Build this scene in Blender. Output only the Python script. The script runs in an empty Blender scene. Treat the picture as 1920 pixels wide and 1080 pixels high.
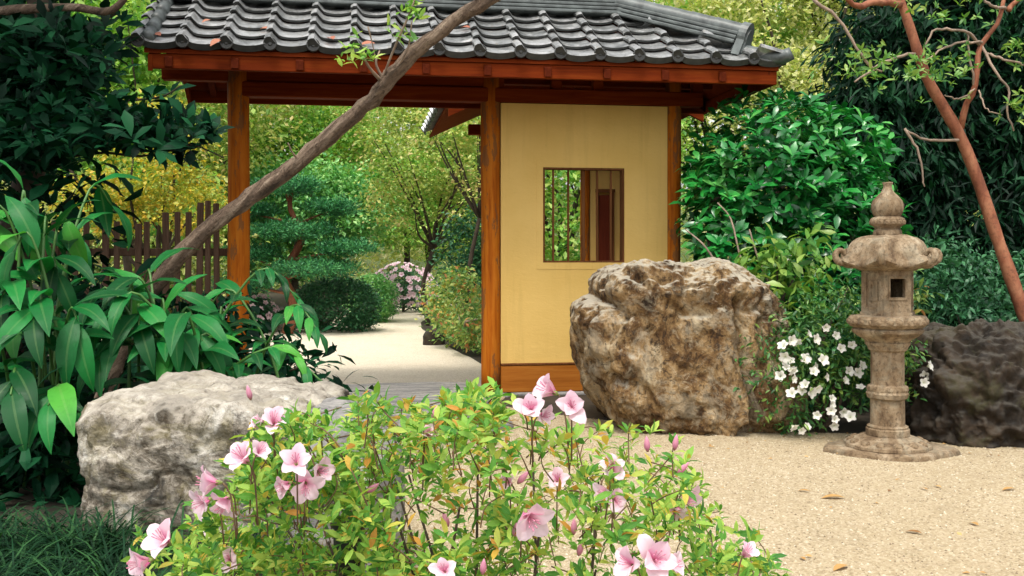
import bpy, math
import numpy as np
from mathutils import Matrix, Vector

# ------------------------------------------------------------------ camera, sky, sun, exposure
scene = bpy.context.scene
COL = scene.collection
EYE = 1.3                                   # eye height in metres
FPX = 35.0 / 36.0 * 1920.0                  # focal length in photograph pixels
HOR = 480.0                                 # row of the horizon in the photograph

cam_data = bpy.data.cameras.new("camera")
cam_data.lens = 35.0
cam_data.sensor_width = 36.0
cam_data.shift_y = -(540.0 - HOR) / 1920.0
cam_data.clip_start = 0.05
cam_data.clip_end = 500.0
cam = bpy.data.objects.new("camera", cam_data)
cam.location = (0, 0, EYE)
cam.rotation_euler = (math.radians(90), 0, 0)
COL.objects.link(cam)
scene.camera = cam

SUN_EL, SUN_AZ = math.radians(63), math.radians(194)      # azimuth clockwise from +Y: behind the viewer, a little to the left
world = bpy.data.worlds.new("World")
scene.world = world
world.use_nodes = True
wn, wl = world.node_tree.nodes, world.node_tree.links
bg = wn["Background"]
sky = wn.new("ShaderNodeTexSky")
sky.sky_type = 'NISHITA'
sky.sun_disc = False
sky.sun_elevation = SUN_EL
sky.sun_rotation = SUN_AZ
sky.air_density = 1.0
sky.dust_density = 4.0
hs = wn.new("ShaderNodeHueSaturation")                    # thin overcast: the blue is veiled
hs.inputs["Saturation"].default_value = 0.14
wl.new(sky.outputs[0], hs.inputs["Color"])
wl.new(hs.outputs[0], bg.inputs["Color"])
bg.inputs["Strength"].default_value = 0.15

sun_data = bpy.data.lights.new("sun", 'SUN')
sun_data.energy = 1.1
sun_data.angle = math.radians(14)
sun_data.color = (1.0, 0.93, 0.80)
sun = bpy.data.objects.new("sun", sun_data)
sd = Vector((math.sin(SUN_AZ) * math.cos(SUN_EL), math.cos(SUN_AZ) * math.cos(SUN_EL), math.sin(SUN_EL)))
sun.rotation_euler = sd.to_track_quat('Z', 'Y').to_euler()
COL.objects.link(sun)

scene.view_settings.view_transform = 'Standard'
scene.view_settings.look = 'None'
scene.view_settings.exposure = 1.0
scene.view_settings.gamma = 1.0
scene.cycles.max_bounces = 7
scene.cycles.diffuse_bounces = 4
scene.cycles.transmission_bounces = 4
scene.cycles.transparent_max_bounces = 4

# ------------------------------------------------------------------ helpers
rng = np.random.default_rng(11)


def at(px, py, Y):
    """point of the place that the photograph shows at (px, py), Y metres away"""
    return np.array([(px - 960.0) / FPX * Y, Y, EYE - (py - HOR) / FPX * Y])


def ground_at(px, py):
    Y = EYE * FPX / (py - HOR)
    return np.array([(px - 960.0) / FPX * Y, Y, 0.0])


def tag(o, label=None, cat=None, group=None, kind=None):
    if label:
        o["label"] = label
    if cat:
        o["category"] = cat
    if group:
        o["group"] = group
    if kind:
        o["kind"] = kind
    return o


def thing(name, loc, label, cat, group=None, rz=0.0):
    o = bpy.data.objects.new(name, None)
    o.empty_display_size = 0.1
    o.location = [float(c) for c in loc]
    o.rotation_euler = (0, 0, rz)
    COL.objects.link(o)
    return tag(o, label, cat, group)


def make_mesh(name, V, F, mat=None, uv=None, smooth=False):
    V = np.asarray(V, dtype=np.float64)
    if isinstance(F, np.ndarray):
        F = [F]
    F = [np.asarray(f, dtype=np.int32) for f in F if len(f)]
    me = bpy.data.meshes.new(name)
    me.vertices.add(len(V))
    me.vertices.foreach_set("co", V.ravel())
    idx = np.concatenate([f.ravel() for f in F])
    tot = np.concatenate([np.full(len(f), f.shape[1], dtype=np.int32) for f in F])
    start = np.concatenate([[0], np.cumsum(tot)[:-1]]).astype(np.int32)
    me.loops.add(len(idx))
    me.loops.foreach_set("vertex_index", idx.astype(np.int32))
    me.polygons.add(len(tot))
    me.polygons.foreach_set("loop_start", start)
    me.polygons.foreach_set("use_smooth", np.full(len(tot), bool(smooth)))
    if uv is not None:
        lay = me.uv_layers.new(name="UVMap")
        lay.data.foreach_set("uv", np.asarray(uv, dtype=np.float32)[idx].ravel())
    me.update(calc_edges=True)
    if mat:
        me.materials.append(mat)
    return me


def link(name, me, parent=None, loc=None, matrix=None):
    o = bpy.data.objects.new(name, me)
    if parent is not None:
        o.parent = parent
    if matrix is not None:
        o.matrix_basis = matrix
    elif loc is not None:
        o.location = [float(c) for c in loc]
    COL.objects.link(o)
    return o


class MB:
    """collects simple solids, then links them as one mesh object"""

    def __init__(self):
        self.V, self.Q, self.T, self.n = [], [], [], 0

    def add(self, V, Q=None, T=None):
        V = np.asarray(V, float)
        if Q is not None and len(Q):
            self.Q.append(np.asarray(Q) + self.n)
        if T is not None and len(T):
            self.T.append(np.asarray(T) + self.n)
        self.V.append(V)
        self.n += len(V)
        return self

    def box(self, x0, x1, y0, y1, z0, z1, bev=0.0):
        if bev <= 0:
            V = [(x, y, z) for z in (z0, z1) for y in (y0, y1) for x in (x0, x1)]
            return self.add(V, [(0, 2, 3, 1), (4, 5, 7, 6), (0, 1, 5, 4), (2, 6, 7, 3), (0, 4, 6, 2), (1, 3, 7, 5)])
        b = bev
        # chamfered box: 24 corner points
        c = np.array([(x0 + x1) / 2, (y0 + y1) / 2, (z0 + z1) / 2])
        h = np.array([(x1 - x0) / 2, (y1 - y0) / 2, (z1 - z0) / 2])
        V, I = [], {}
        for sx in (-1, 1):
            for sy in (-1, 1):
                for sz in (-1, 1):
                    s = np.array([sx, sy, sz])
                    for ax in range(3):
                        q = h - b
                        q = q.copy()
                        q[ax] = h[ax]
                        I[(sx, sy, sz, ax)] = len(V)
                        V.append(c + s * q)
        Q, T = [], []
        for ax in range(3):
            a1, a2 = (ax + 1) % 3, (ax + 2) % 3
            for sg in (-1, 1):
                qs = []
                for (p, q) in ((-1, -1), (1, -1), (1, 1), (-1, 1)):
                    s = [0, 0, 0]
                    s[ax], s[a1], s[a2] = sg, p, q
                    qs.append(I[(*s, ax)])
                Q.append(qs if sg > 0 else qs[::-1])
        for ax in range(3):                       # edges parallel to ax
            a1, a2 = (ax + 1) % 3, (ax + 2) % 3
            for p in (-1, 1):
                for q in (-1, 1):
                    def k(e, face):
                        s = [0, 0, 0]
                        s[ax], s[a1], s[a2] = e, p, q
                        return I[(*s, face)]
                    f = [k(-1, a1), k(1, a1), k(1, a2), k(-1, a2)]
                    Q.append(f if p * q < 0 else f[::-1])
        for sx in (-1, 1):
            for sy in (-1, 1):
                for sz in (-1, 1):
                    t = [I[(sx, sy, sz, 0)], I[(sx, sy, sz, 1)], I[(sx, sy, sz, 2)]]
                    T.append(t if sx * sy * sz > 0 else t[::-1])
        return self.add(V, Q, T)

    def tube(self, P, R, n=8, caps=True, wob=0.0):
        P = np.asarray(P, float)
        R = np.broadcast_to(np.asarray(R, float), (len(P),)).copy()
        T = np.gradient(P, axis=0)
        T /= np.linalg.norm(T, axis=1)[:, None] + 1e-12
        ref = np.array([0.31, 0.27, 0.91]) if abs(T[0][2]) < 0.8 else np.array([0.93, 0.3, 0.1])
        V = []
        x = None
        for i in range(len(P)):
            x = np.cross(ref, T[i]) if x is None else x - T[i] * np.dot(x, T[i])
            x /= np.linalg.norm(x) + 1e-12
            y = np.cross(T[i], x)
            a = np.arange(n) / n * 2 * np.pi
            fur = rng.random(n) if i == 0 else np.clip(fur + rng.normal(0, .12, n), 0, 1)
            rr = R[i] * (1 + wob * (fur - .5))
            V.append(P[i] + (np.cos(a) * rr)[:, None] * x + (np.sin(a) * rr)[:, None] * y)
        V = np.concatenate(V)
        Q = []
        for i in range(len(P) - 1):
            for j in range(n):
                a, b = i * n + j, i * n + (j + 1) % n
                Q.append((a, b, b + n, a + n))
        T3 = []
        if caps:
            V = np.concatenate([V, P[:1], P[-1:]])
            c0, c1, m = len(V) - 2, len(V) - 1, (len(P) - 1) * n
            for j in range(n):
                T3.append((c0, (j + 1) % n, j))
                T3.append((c1, m + j, m + (j + 1) % n))
        return self.add(V, Q, T3)

    def lathe(self, prof, n=24, cx=0.0, cy=0.0, mod=None):
        """prof: (radius, z) from the bottom up"""
        V = []
        for r, z in prof:
            for j in range(n):
                a = j / n * 2 * math.pi
                f = mod(a, r, z) if mod else 1.0
                V.append((cx + r * f * math.cos(a), cy + r * f * math.sin(a), z))
        Q = []
        for i in range(len(prof) - 1):
            for j in range(n):
                a, b = i * n + j, i * n + (j + 1) % n
                Q.append((a, b, b + n, a + n))
        V += [(cx, cy, prof[0][1]), (cx, cy, prof[-1][1])]
        c0, c1, m = len(V) - 2, len(V) - 1, (len(prof) - 1) * n
        T = [(c0, (j + 1) % n, j) for j in range(n)] + [(c1, m + j, m + (j + 1) % n) for j in range(n)]
        return self.add(V, Q, T)

    def prism(self, poly, z0, z1):
        """vertical prism over a convex-ish polygon given anticlockwise"""
        k = len(poly)
        V = [(x, y, z0) for x, y in poly] + [(x, y, z1) for x, y in poly]
        c = np.mean(np.asarray(poly, float), axis=0)
        V += [(c[0], c[1], z0), (c[0], c[1], z1)]
        Q = [(i, (i + 1) % k, k + (i + 1) % k, k + i) for i in range(k)]
        T = [(2 * k, (i + 1) % k, i) for i in range(k)] + [(2 * k + 1, k + i, k + (i + 1) % k) for i in range(k)]
        return self.add(V, Q, T)

    def mesh(self, name, mat, smooth=False):
        F = []
        if self.Q:
            F.append(np.concatenate(self.Q))
        if self.T:
            F.append(np.concatenate(self.T))
        return make_mesh(name, np.concatenate(self.V), F, mat, smooth=smooth)

    def build(self, name, mat, parent=None, smooth=False, base=None):
        if base is not None:
            self.V = [v - np.asarray(base, float) for v in self.V]
        return link(name, self.mesh(name, mat, smooth), parent)


def spline(pts, n):
    """Catmull-Rom through pts (m, d), n samples"""
    p = np.asarray(pts, float)
    p = np.vstack([2 * p[0] - p[1], p, 2 * p[-1] - p[-2]])
    m = len(p) - 3
    t = np.linspace(0, m - 1e-6, n)
    i = t.astype(int)
    f = (t - i)[:, None]
    a, b, c, d = p[i], p[i + 1], p[i + 2], p[i + 3]
    return .5 * (2 * b + (c - a) * f + (2 * a - 5 * b + 4 * c - d) * f ** 2 + (3 * b - a - 3 * c + d) * f ** 3)


def _hash(i, j, k, s):
    h = (i * 374761393 + j * 668265263 + k * 2147483647 + s * 1274126177) & 0xFFFFFFFF
    h = ((h ^ (h >> 13)) * 1274126177) & 0xFFFFFFFF
    return ((h ^ (h >> 16)) & 0xFFFF) / 65535.0


def vnoise(P, seed=0):
    P = np.asarray(P, float)
    I = np.floor(P).astype(np.int64)
    f = P - I
    f = f * f * (3 - 2 * f)
    r = 0
    for dx in (0, 1):
        for dy in (0, 1):
            for dz in (0, 1):
                w = (f[:, 0] if dx else 1 - f[:, 0]) * (f[:, 1] if dy else 1 - f[:, 1]) * (f[:, 2] if dz else 1 - f[:, 2])
                r = r + w * _hash(I[:, 0] + dx, I[:, 1] + dy, I[:, 2] + dz, seed)
    return r * 2 - 1


def fbm(P, octv=4, seed=0, ridged=False):
    a, s, r = 1.0, 0.0, 0
    P = np.asarray(P, float)
    for o in range(octv):
        v = vnoise(P * (2.03 ** o) + 17.3 * o, seed + o)
        if ridged:
            v = 1 - 2 * np.abs(v)
        r = r + a * v
        s += a
        a *= 0.5
    return r / s


# ------------------------------------------------------------------ materials
def new_mat(name):
    m = bpy.data.materials.new(name)
    m.use_nodes = True
    nt = m.node_tree
    return m, nt, nt.nodes["Principled BSDF"], nt.nodes["Material Output"]


def ramp(nt, stops, fac):
    r = nt.nodes.new("ShaderNodeValToRGB")
    e = r.color_ramp.elements
    while len(e) < len(stops):
        e.new(0.5)
    for x, (p, c) in zip(e, stops):
        x.position = p
        x.color = (*c, 1)
    nt.links.new(fac, r.inputs[0])
    return r.outputs[0]


def noise(nt, vec, scale, detail=4, rough=0.55, dist=0.0):
    n = nt.nodes.new("ShaderNodeTexNoise")
    n.inputs["Scale"].default_value = scale
    n.inputs["Detail"].default_value = detail
    n.inputs["Roughness"].default_value = rough
    n.inputs["Distortion"].default_value = dist
    if vec is not None:
        nt.links.new(vec, n.inputs["Vector"])
    return n


def coords(nt, scale=(1, 1, 1), world_space=False, rot=None):
    if world_space:
        g = nt.nodes.new("ShaderNodeNewGeometry")
        out = g.outputs["Position"]
    else:
        tc = nt.nodes.new("ShaderNodeTexCoord")
        out = tc.outputs["Object"]
    if rot:
        m0 = nt.nodes.new("ShaderNodeMapping")
        m0.inputs["Rotation"].default_value = rot
        nt.links.new(out, m0.inputs["Vector"])
        out = m0.outputs[0]
    mp = nt.nodes.new("ShaderNodeMapping")
    mp.inputs["Scale"].default_value = scale
    nt.links.new(out, mp.inputs["Vector"])
    return mp.outputs[0]


def mixc(nt, fac, a, b, mode='MIX'):
    m = nt.nodes.new("ShaderNodeMix")
    m.data_type = 'RGBA'
    m.blend_type = mode
    for sock, v in ((m.inputs[0], fac), (m.inputs[6], a), (m.inputs[7], b)):
        if isinstance(v, bpy.types.NodeSocket):
            nt.links.new(v, sock)
        elif isinstance(v, (int, float)):
            sock.default_value = v
        else:
            sock.default_value = (*v, 1)
    return m.outputs[2]


def math_node(nt, op, a, b=None, clamp=False):
    m = nt.nodes.new("ShaderNodeMath")
    m.operation = op
    m.use_clamp = clamp
    for sock, v in ((m.inputs[0], a), (m.inputs[1], b)):
        if v is None:
            continue
        if isinstance(v, bpy.types.NodeSocket):
            nt.links.new(v, sock)
        else:
            sock.default_value = v
    return m.outputs[0]


def bump(nt, height, strength, dist, bsdf):
    b = nt.nodes.new("ShaderNodeBump")
    b.inputs["Strength"].default_value = strength
    b.inputs["Distance"].default_value = dist
    nt.links.new(height, b.inputs["Height"])
    nt.links.new(b.outputs[0], bsdf.inputs["Normal"])
    return b


def leaf_mat(name, stops, rough=0.45, transl=0.3, spec=0.5, rib=0.0, patch=0.25, warm=None):
    """leaf colour varies leaf by leaf; light passes through the blade"""
    m, nt, p, out = new_mat(name)
    L = nt.links
    g = nt.nodes.new("ShaderNodeNewGeometry")
    oi = nt.nodes.new("ShaderNodeObjectInfo")
    s = math_node(nt, 'ADD', g.outputs["Random Per Island"], oi.outputs["Random"])
    fr = math_node(nt, 'FRACT', s)
    n = noise(nt, coords(nt, world_space=True), 1.6, 2)
    f = math_node(nt, 'ADD', fr, math_node(nt, 'MULTIPLY', math_node(nt, 'SUBTRACT', n.outputs[0], 0.5), patch * 4), clamp=True)
    col = ramp(nt, stops, f)
    if rib:
        uv = nt.nodes.new("ShaderNodeUVMap")
        sep = nt.nodes.new("ShaderNodeSeparateXYZ")
        L.new(uv.outputs[0], sep.inputs[0])
        d = math_node(nt, 'ABSOLUTE', math_node(nt, 'SUBTRACT', sep.outputs[0], 0.5))
        k = math_node(nt, 'LESS_THAN', d, 0.05)
        col = mixc(nt, math_node(nt, 'MULTIPLY', k, rib), col, (0.30, 0.45, 0.16))
        w = nt.nodes.new("ShaderNodeTexWave")            # fine side veins
        w.inputs["Scale"].default_value = 9.0
        w.inputs["Distortion"].default_value = 1.5
        mp = nt.nodes.new("ShaderNodeMapping")
        mp.inputs["Rotation"].default_value = (0, 0, 0.6)
        L.new(uv.outputs[0], mp.inputs[0])
        L.new(mp.outputs[0], w.inputs[0])
        bump(nt, w.outputs[1], 0.25, 0.01, p)
        ns = noise(nt, coords(nt), 7.0, 5, 0.7, 0.5)        # blotches and scorched spots on the blade
        col = mixc(nt, math_node(nt, 'MULTIPLY', ramp(nt, [(0.5, (0, 0, 0)), (0.75, (1, 1, 1))], ns.outputs[0]), 0.55), col, mixc(nt, 0.5, col, (0.01, 0.04, 0.01)))
        ns2 = noise(nt, coords(nt), 11.0, 3, 0.6)
        col = mixc(nt, math_node(nt, 'MULTIPLY', ramp(nt, [(0.70, (0, 0, 0)), (0.76, (1, 1, 1))], ns2.outputs[0]), 0.6), col, (0.22, 0.15, 0.04))
    L.new(col, p.inputs["Base Color"])
    p.inputs["Roughness"].default_value = rough
    p.inputs["Specular IOR Level"].default_value = spec
    if transl > 0:
        t = nt.nodes.new("ShaderNodeBsdfTranslucent")
        L.new(mixc(nt, 1.0, col, (1.0, 1.05, 0.55), 'MULTIPLY'), t.inputs[0])
        mx = nt.nodes.new("ShaderNodeMixShader")
        mx.inputs[0].default_value = transl
        L.new(p.outputs[0], mx.inputs[1])
        L.new(t.outputs[0], mx.inputs[2])
        L.new(mx.outputs[0], out.inputs[0])
    return m


def wood_mat(name, dark, mid, light, axis=2, rough=0.5, weather=0.0):
    m, nt, p, out = new_mat(name)
    sc = [14, 14, 14]
    sc[axis] = 0.9
    n = noise(nt, coords(nt, tuple(sc)), 2.0, 6, 0.65, 0.6)
    col = ramp(nt, [(0.28, dark), (0.5, mid), (0.74, light)], n.outputs[0])
    sc2 = [3.0, 3.0, 3.0]
    sc2[axis] = 0.7
    n2 = noise(nt, coords(nt, tuple(sc2)), 1.3, 3)
    col = mixc(nt, math_node(nt, 'MULTIPLY', n2.outputs[0], 0.55), col, tuple(c * 0.55 for c in dark))
    if weather:
        n3 = noise(nt, coords(nt, (5, 5, 1.2)), 1.8, 5, 0.7)
        k = math_node(nt, 'MULTIPLY', math_node(nt, 'GREATER_THAN', n3.outputs[0], 0.56), weather)
        col = mixc(nt, k, col, (0.10, 0.065, 0.035))
    nt.links.new(col, p.inputs["Base Color"])
    p.inputs["Roughness"].default_value = rough + .15
    p.inputs["Specular IOR Level"].default_value = 0.06
    bump(nt, n.outputs[0], 0.25, 0.01, p)
    return m


def stone_mat(name, cols, scale=3.0, rough=0.9, bmp=0.6, moss=None, streak=(1, 1, 1), speck=(0.03, 0.03, 0.03), speck_amt=0.5, bdist=0.03, top=None, pits=0.3, rot=None):
    m, nt, p, out = new_mat(name)
    v = coords(nt, streak, rot=rot)
    v1 = coords(nt)
    n = noise(nt, v, scale, 8, 0.62, 0.5)
    k = len(cols)
    col = ramp(nt, [(0.32 + 0.36 * i / (k - 1), c) for i, c in enumerate(cols)], n.outputs[0])
    n2 = noise(nt, v1, scale * 6.5, 5, 0.7, 0.4)
    sp = math_node(nt, 'MULTIPLY', ramp(nt, [(0.50, (0, 0, 0)), (0.66, (1, 1, 1))], n2.outputs[0]), speck_amt)
    col = mixc(nt, sp, col, speck)
    n5 = noise(nt, v, scale * 2.6, 6, 0.75, 1.2)
    col = mixc(nt, math_node(nt, 'MULTIPLY', ramp(nt, [(0.38, (1, 1, 1)), (0.47, (0, 0, 0))], n5.outputs[0]), pits), col, speck)
    col = mixc(nt, math_node(nt, 'MULTIPLY', ramp(nt, [(0.56, (0, 0, 0)), (0.68, (1, 1, 1))], n5.outputs[0]), pits * .6), col, cols[-1])
    if moss:
        n3 = noise(nt, v1, scale * 0.9, 9, 0.78, 0.8)
        k3 = math_node(nt, 'MULTIPLY', ramp(nt, [(0.50, (0, 0, 0)), (0.58, (1, 1, 1))], n3.outputs[0]), moss[1])
        col = mixc(nt, k3, col, moss[0])
    if top:                                             # paler colour on upward-facing faces, broken up by noise
        g = nt.nodes.new("ShaderNodeNewGeometry")
        sx = nt.nodes.new("ShaderNodeSeparateXYZ")
        nt.links.new(g.outputs["Normal"], sx.inputs[0])
        n4 = noise(nt, v1, scale * 2.2, 5, 0.7)
        q = math_node(nt, 'ADD', sx.outputs[2], math_node(nt, 'MULTIPLY', math_node(nt, 'SUBTRACT', n4.outputs[0], 0.5), 1.6))
        k4 = math_node(nt, 'MULTIPLY', ramp(nt, [(0.45, (0, 0, 0)), (0.85, (1, 1, 1))], q), top[1])
        col = mixc(nt, k4, col, top[0])
    nt.links.new(col, p.inputs["Base Color"])
    p.inputs["Roughness"].default_value = rough
    p.inputs["Specular IOR Level"].default_value = 0.3
    h = math_node(nt, 'ADD', n.outputs[0], math_node(nt, 'MULTIPLY', n2.outputs[0], 0.45))
    bump(nt, h, bmp, bdist, p)
    return m


def plain_mat(name, col, rough=0.7, var=0.25, scale=8.0):
    m, nt, p, out = new_mat(name)
    n = noise(nt, coords(nt), scale, 5, 0.6)
    c = ramp(nt, [(0.3, tuple(x * (1 - var) for x in col)), (0.7, tuple(min(1, x * (1 + var)) for x in col))], n.outputs[0])
    nt.links.new(c, p.inputs["Base Color"])
    p.inputs["Roughness"].default_value = rough
    bump(nt, n.outputs[0], 0.2, 0.01, p)
    return m


def tile_mat():
    m, nt, p, out = new_mat("smoked_clay_tile")
    oi = nt.nodes.new("ShaderNodeObjectInfo")
    n = noise(nt, coords(nt, world_space=True), 9.0, 6, 0.7)
    c = ramp(nt, [(0.30, (0.10, 0.108, 0.105)), (0.55, (0.32, 0.33, 0.325)), (0.78, (0.66, 0.655, 0.635))], n.outputs[0])
    c = mixc(nt, math_node(nt, 'MULTIPLY', oi.outputs["Random"], 0.45), c, (0.72, 0.715, 0.70))
    n2 = noise(nt, coords(nt, world_space=True), 30.0, 4, 0.7)
    c = mixc(nt, math_node(nt, 'MULTIPLY', math_node(nt, 'GREATER_THAN', n2.outputs[0], 0.60), 0.6), c, (0.30, 0.26, 0.19))
    n3 = noise(nt, coords(nt, world_space=True), 4.5, 6, 0.75, 0.6)
    c = mixc(nt, math_node(nt, 'MULTIPLY', ramp(nt, [(0.52, (0, 0, 0)), (0.66, (1, 1, 1))], n3.outputs[0]), 0.75), c, (0.035, 0.038, 0.034))
    c = mixc(nt, math_node(nt, 'MULTIPLY', ramp(nt, [(0.30, (1, 1, 1)), (0.42, (0, 0, 0))], n3.outputs[0]), 0.7), c, (0.80, 0.79, 0.76))
    nt.links.new(c, p.inputs["Base Color"])
    nt.links.new(math_node(nt, 'ADD', math_node(nt, 'MULTIPLY', n.outputs[0], 0.4), 0.16), p.inputs["Roughness"])
    p.inputs["Specular IOR Level"].default_value = 0.6
    p.inputs["Metallic"].default_value = 0.65          # carbon-smoked tiles have a silvery skin
    bump(nt, n2.outputs[0], 0.15, 0.01, p)
    return m


def gravel_mat(name, dark, lo, mid, hi, scale=90.0):
    m, nt, p, out = new_mat(name)
    v = coords(nt, world_space=True)
    vo = nt.nodes.new("ShaderNodeTexVoronoi")
    vo.inputs["Scale"].default_value = scale
    nt.links.new(v, vo.inputs["Vector"])
    c = ramp(nt, [(0.0, dark), (0.25, lo), (0.6, mid), (0.92, hi), (1.0, dark)], vo.outputs["Color"])
    n = noise(nt, v, 0.8, 6, 0.6)
    c = mixc(nt, math_node(nt, 'MULTIPLY', ramp(nt, [(0.38, (0, 0, 0)), (0.68, (1, 1, 1))], n.outputs[0]), 0.45), c, lo)
    n2 = noise(nt, v, 16.0, 4, 0.7)
    c = mixc(nt, math_node(nt, 'MULTIPLY', math_node(nt, 'GREATER_THAN', n2.outputs[0], 0.63), 0.45), c, dark)
    n3 = noise(nt, v, 3.2, 5, 0.7, 0.8)                   # scuffed, leaf-stained patches
    c = mixc(nt, math_node(nt, 'MULTIPLY', ramp(nt, [(0.55, (0, 0, 0)), (0.72, (1, 1, 1))], n3.outputs[0]), 0.30), c, dark)
    nt.links.new(c, p.inputs["Base Color"])
    p.inputs["Roughness"].default_value = 0.95
    p.inputs["Specular IOR Level"].default_value = 0.2
    bump(nt, math_node(nt, 'ADD', vo.outputs["Distance"], math_node(nt, 'MULTIPLY', math_node(nt, 'ADD', n2.outputs[0], n3.outputs[0]), 0.6)), 0.6, 0.014, p)
    return m


def plaster_mat():
    m, nt, p, out = new_mat("ochre_plaster")
    v = coords(nt)
    n = noise(nt, v, 1.5, 5, 0.6)
    c = ramp(nt, [(0.3, (0.67, 0.43, 0.120)), (0.7, (0.76, 0.51, 0.165))], n.outputs[0])
    n2 = noise(nt, coords(nt, (7, 7, 0.45)), 1.6, 5, 0.65)          # faint rain streaks
    c = mixc(nt, math_node(nt, 'MULTIPLY', ramp(nt, [(0.52, (0, 0, 0)), (0.75, (1, 1, 1))], n2.outputs[0]), 0.28), c, (0.42, 0.26, 0.07))
    n3 = noise(nt, v, 22.0, 6, 0.75)
    c = mixc(nt, math_node(nt, 'MULTIPLY', ramp(nt, [(0.6, (0, 0, 0)), (0.72, (1, 1, 1))], n3.outputs[0]), 0.25), c, (0.42, 0.26, 0.07))
    nt.links.new(c, p.inputs["Base Color"])
    p.inputs["Roughness"].default_value = 0.92
    p.inputs["Specular IOR Level"].default_value = 0.15
    n4 = noise(nt, coords(nt, (1.0, 1.0, 2.6)), 9.0, 6, 0.7, 0.7)    # trowel marks
    bump(nt, math_node(nt, 'ADD', n4.outputs[0], math_node(nt, 'MULTIPLY', n3.outputs[0], 0.5)), 0.30, 0.012, p)
    return m


M = {}
M['gravel'] = gravel_mat("path_gravel", (0.44, 0.36, 0.26), (0.66, 0.57, 0.43), (0.77, 0.68, 0.54), (0.84, 0.77, 0.65))
M['court'] = gravel_mat("court_gravel", (0.19, 0.14, 0.082), (0.37, 0.29, 0.175), (0.465, 0.375, 0.245), (0.56, 0.48, 0.35))
M['soil'] = plain_mat("soil", (0.035, 0.026, 0.016), 0.95, 0.5, 5.0)
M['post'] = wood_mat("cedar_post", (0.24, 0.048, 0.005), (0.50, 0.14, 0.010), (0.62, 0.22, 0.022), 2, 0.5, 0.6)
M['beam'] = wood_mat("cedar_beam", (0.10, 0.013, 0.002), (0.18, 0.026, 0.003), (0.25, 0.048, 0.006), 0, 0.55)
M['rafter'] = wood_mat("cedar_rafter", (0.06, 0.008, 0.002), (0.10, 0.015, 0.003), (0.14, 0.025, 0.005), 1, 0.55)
M['wain'] = wood_mat("cedar_board", (0.28, 0.085, 0.012), (0.42, 0.14, 0.02), (0.52, 0.20, 0.035), 0, 0.5)
M['trim'] = wood_mat("dark_trim", (0.10, 0.035, 0.012), (0.18, 0.07, 0.025), (0.26, 0.11, 0.04), 2, 0.55)
M['picket'] = wood_mat("weathered_picket", (0.07, 0.042, 0.028), (0.14, 0.085, 0.055), (0.22, 0.145, 0.095), 2, 0.75)
M['door'] = wood_mat("red_door", (0.09, 0.018, 0.010), (0.16, 0.03, 0.013), (0.22, 0.05, 0.02), 2, 0.5)
M['plaster'] = plaster_mat()
M['tile'] = tile_mat()
M['tile_rim_shade'] = plain_mat("shaded_tile_rim", (0.030, 0.031, 0.029), 0.55, 0.5, 14.0)  # shade on tile lips and eave discs, put into the clay colour
M['ridge'] = plain_mat("ridge_tile_clay", (0.085, 0.098, 0.094), 0.42, 0.55, 9.0)
M['boulder'] = stone_mat("boulder_stone", [(0.020, 0.011, 0.005), (0.12, 0.062, 0.021), (0.29, 0.185, 0.082), (0.50, 0.41, 0.27)], 4.2, 0.9, 1.0,
                         moss=((0.36, 0.31, 0.22), 0.5), streak=(1.2, 1.2, 0.85), speck=(0.025, 0.014, 0.008), speck_amt=0.8, bdist=0.05, pits=0.85, top=((0.46, 0.42, 0.33), 0.7))
M['pale_rock'] = stone_mat("pale_rock", [(0.030, 0.028, 0.025), (0.17, 0.145, 0.11), (0.38, 0.34, 0.28), (0.66, 0.63, 0.57)], 5.0, 0.9, 1.0,
                           moss=((0.20, 0.17, 0.07), 0.4), speck=(0.05, 0.035, 0.02), speck_amt=0.7, bdist=0.04, pits=0.75, top=((0.54, 0.49, 0.41), 0.45))
M['dark_rock'] = stone_mat("dark_rock", [(0.008, 0.006, 0.004), (0.030, 0.020, 0.012), (0.065, 0.045, 0.028)], 2.5, 0.9, 0.8,
                           moss=((0.05, 0.05, 0.02), 0.5), bdist=0.04, top=((0.075, 0.068, 0.055), 0.5))
M['slab'] = stone_mat("grey_slab", [(0.10, 0.10, 0.10), (0.22, 0.21, 0.20), (0.36, 0.34, 0.30)], 5.0, 0.85, 0.5, streak=(0.5, 3, 3), bdist=0.02)
M['lantern'] = stone_mat("lantern_stone", [(0.085, 0.052, 0.028), (0.19, 0.13, 0.074), (0.29, 0.215, 0.135), (0.38, 0.31, 0.215)], 7.0, 0.9, 0.8,
                         moss=((0.20, 0.19, 0.14), 0.35), streak=(1.2, 1.2, 0.7), speck=(0.05, 0.028, 0.015), speck_amt=0.7, bdist=0.012, pits=0.45)
M['bark'] = stone_mat("grey_bark", [(0.045, 0.032, 0.022), (0.14, 0.095, 0.065), (0.31, 0.235, 0.17)], 9.0, 0.9, 1.0, streak=(2.2, 2.2, 0.22), rot=(0, -0.80, 0), speck=(0.03, 0.018, 0.01), speck_amt=0.8, bdist=0.02)
M['redbark'] = stone_mat("red_bark", [(0.12, 0.035, 0.018), (0.26, 0.09, 0.045), (0.38, 0.17, 0.09)], 6.0, 0.7, 0.4, streak=(1, 1, 0.5), speck=(0.07, 0.025, 0.015), speck_amt=0.5, bdist=0.01)
M['twig'] = plain_mat("pale_twig", (0.26, 0.19, 0.14), 0.85, 0.4, 12.0)
M['darkbark'] = plain_mat("dark_bark", (0.05, 0.035, 0.022), 0.9, 0.5, 12.0)
M['black'] = plain_mat("black_metal", (0.012, 0.012, 0.012), 0.5, 0.3, 20.0)

# ------------------------------------------------------------------ ground
def sheet(name, poly, z, mat):
    V = [(x, y, z) for x, y in poly]
    return tag(link(name, make_mesh(name, V, [np.arange(len(V))[None, :]], mat)), kind="structure")


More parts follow.
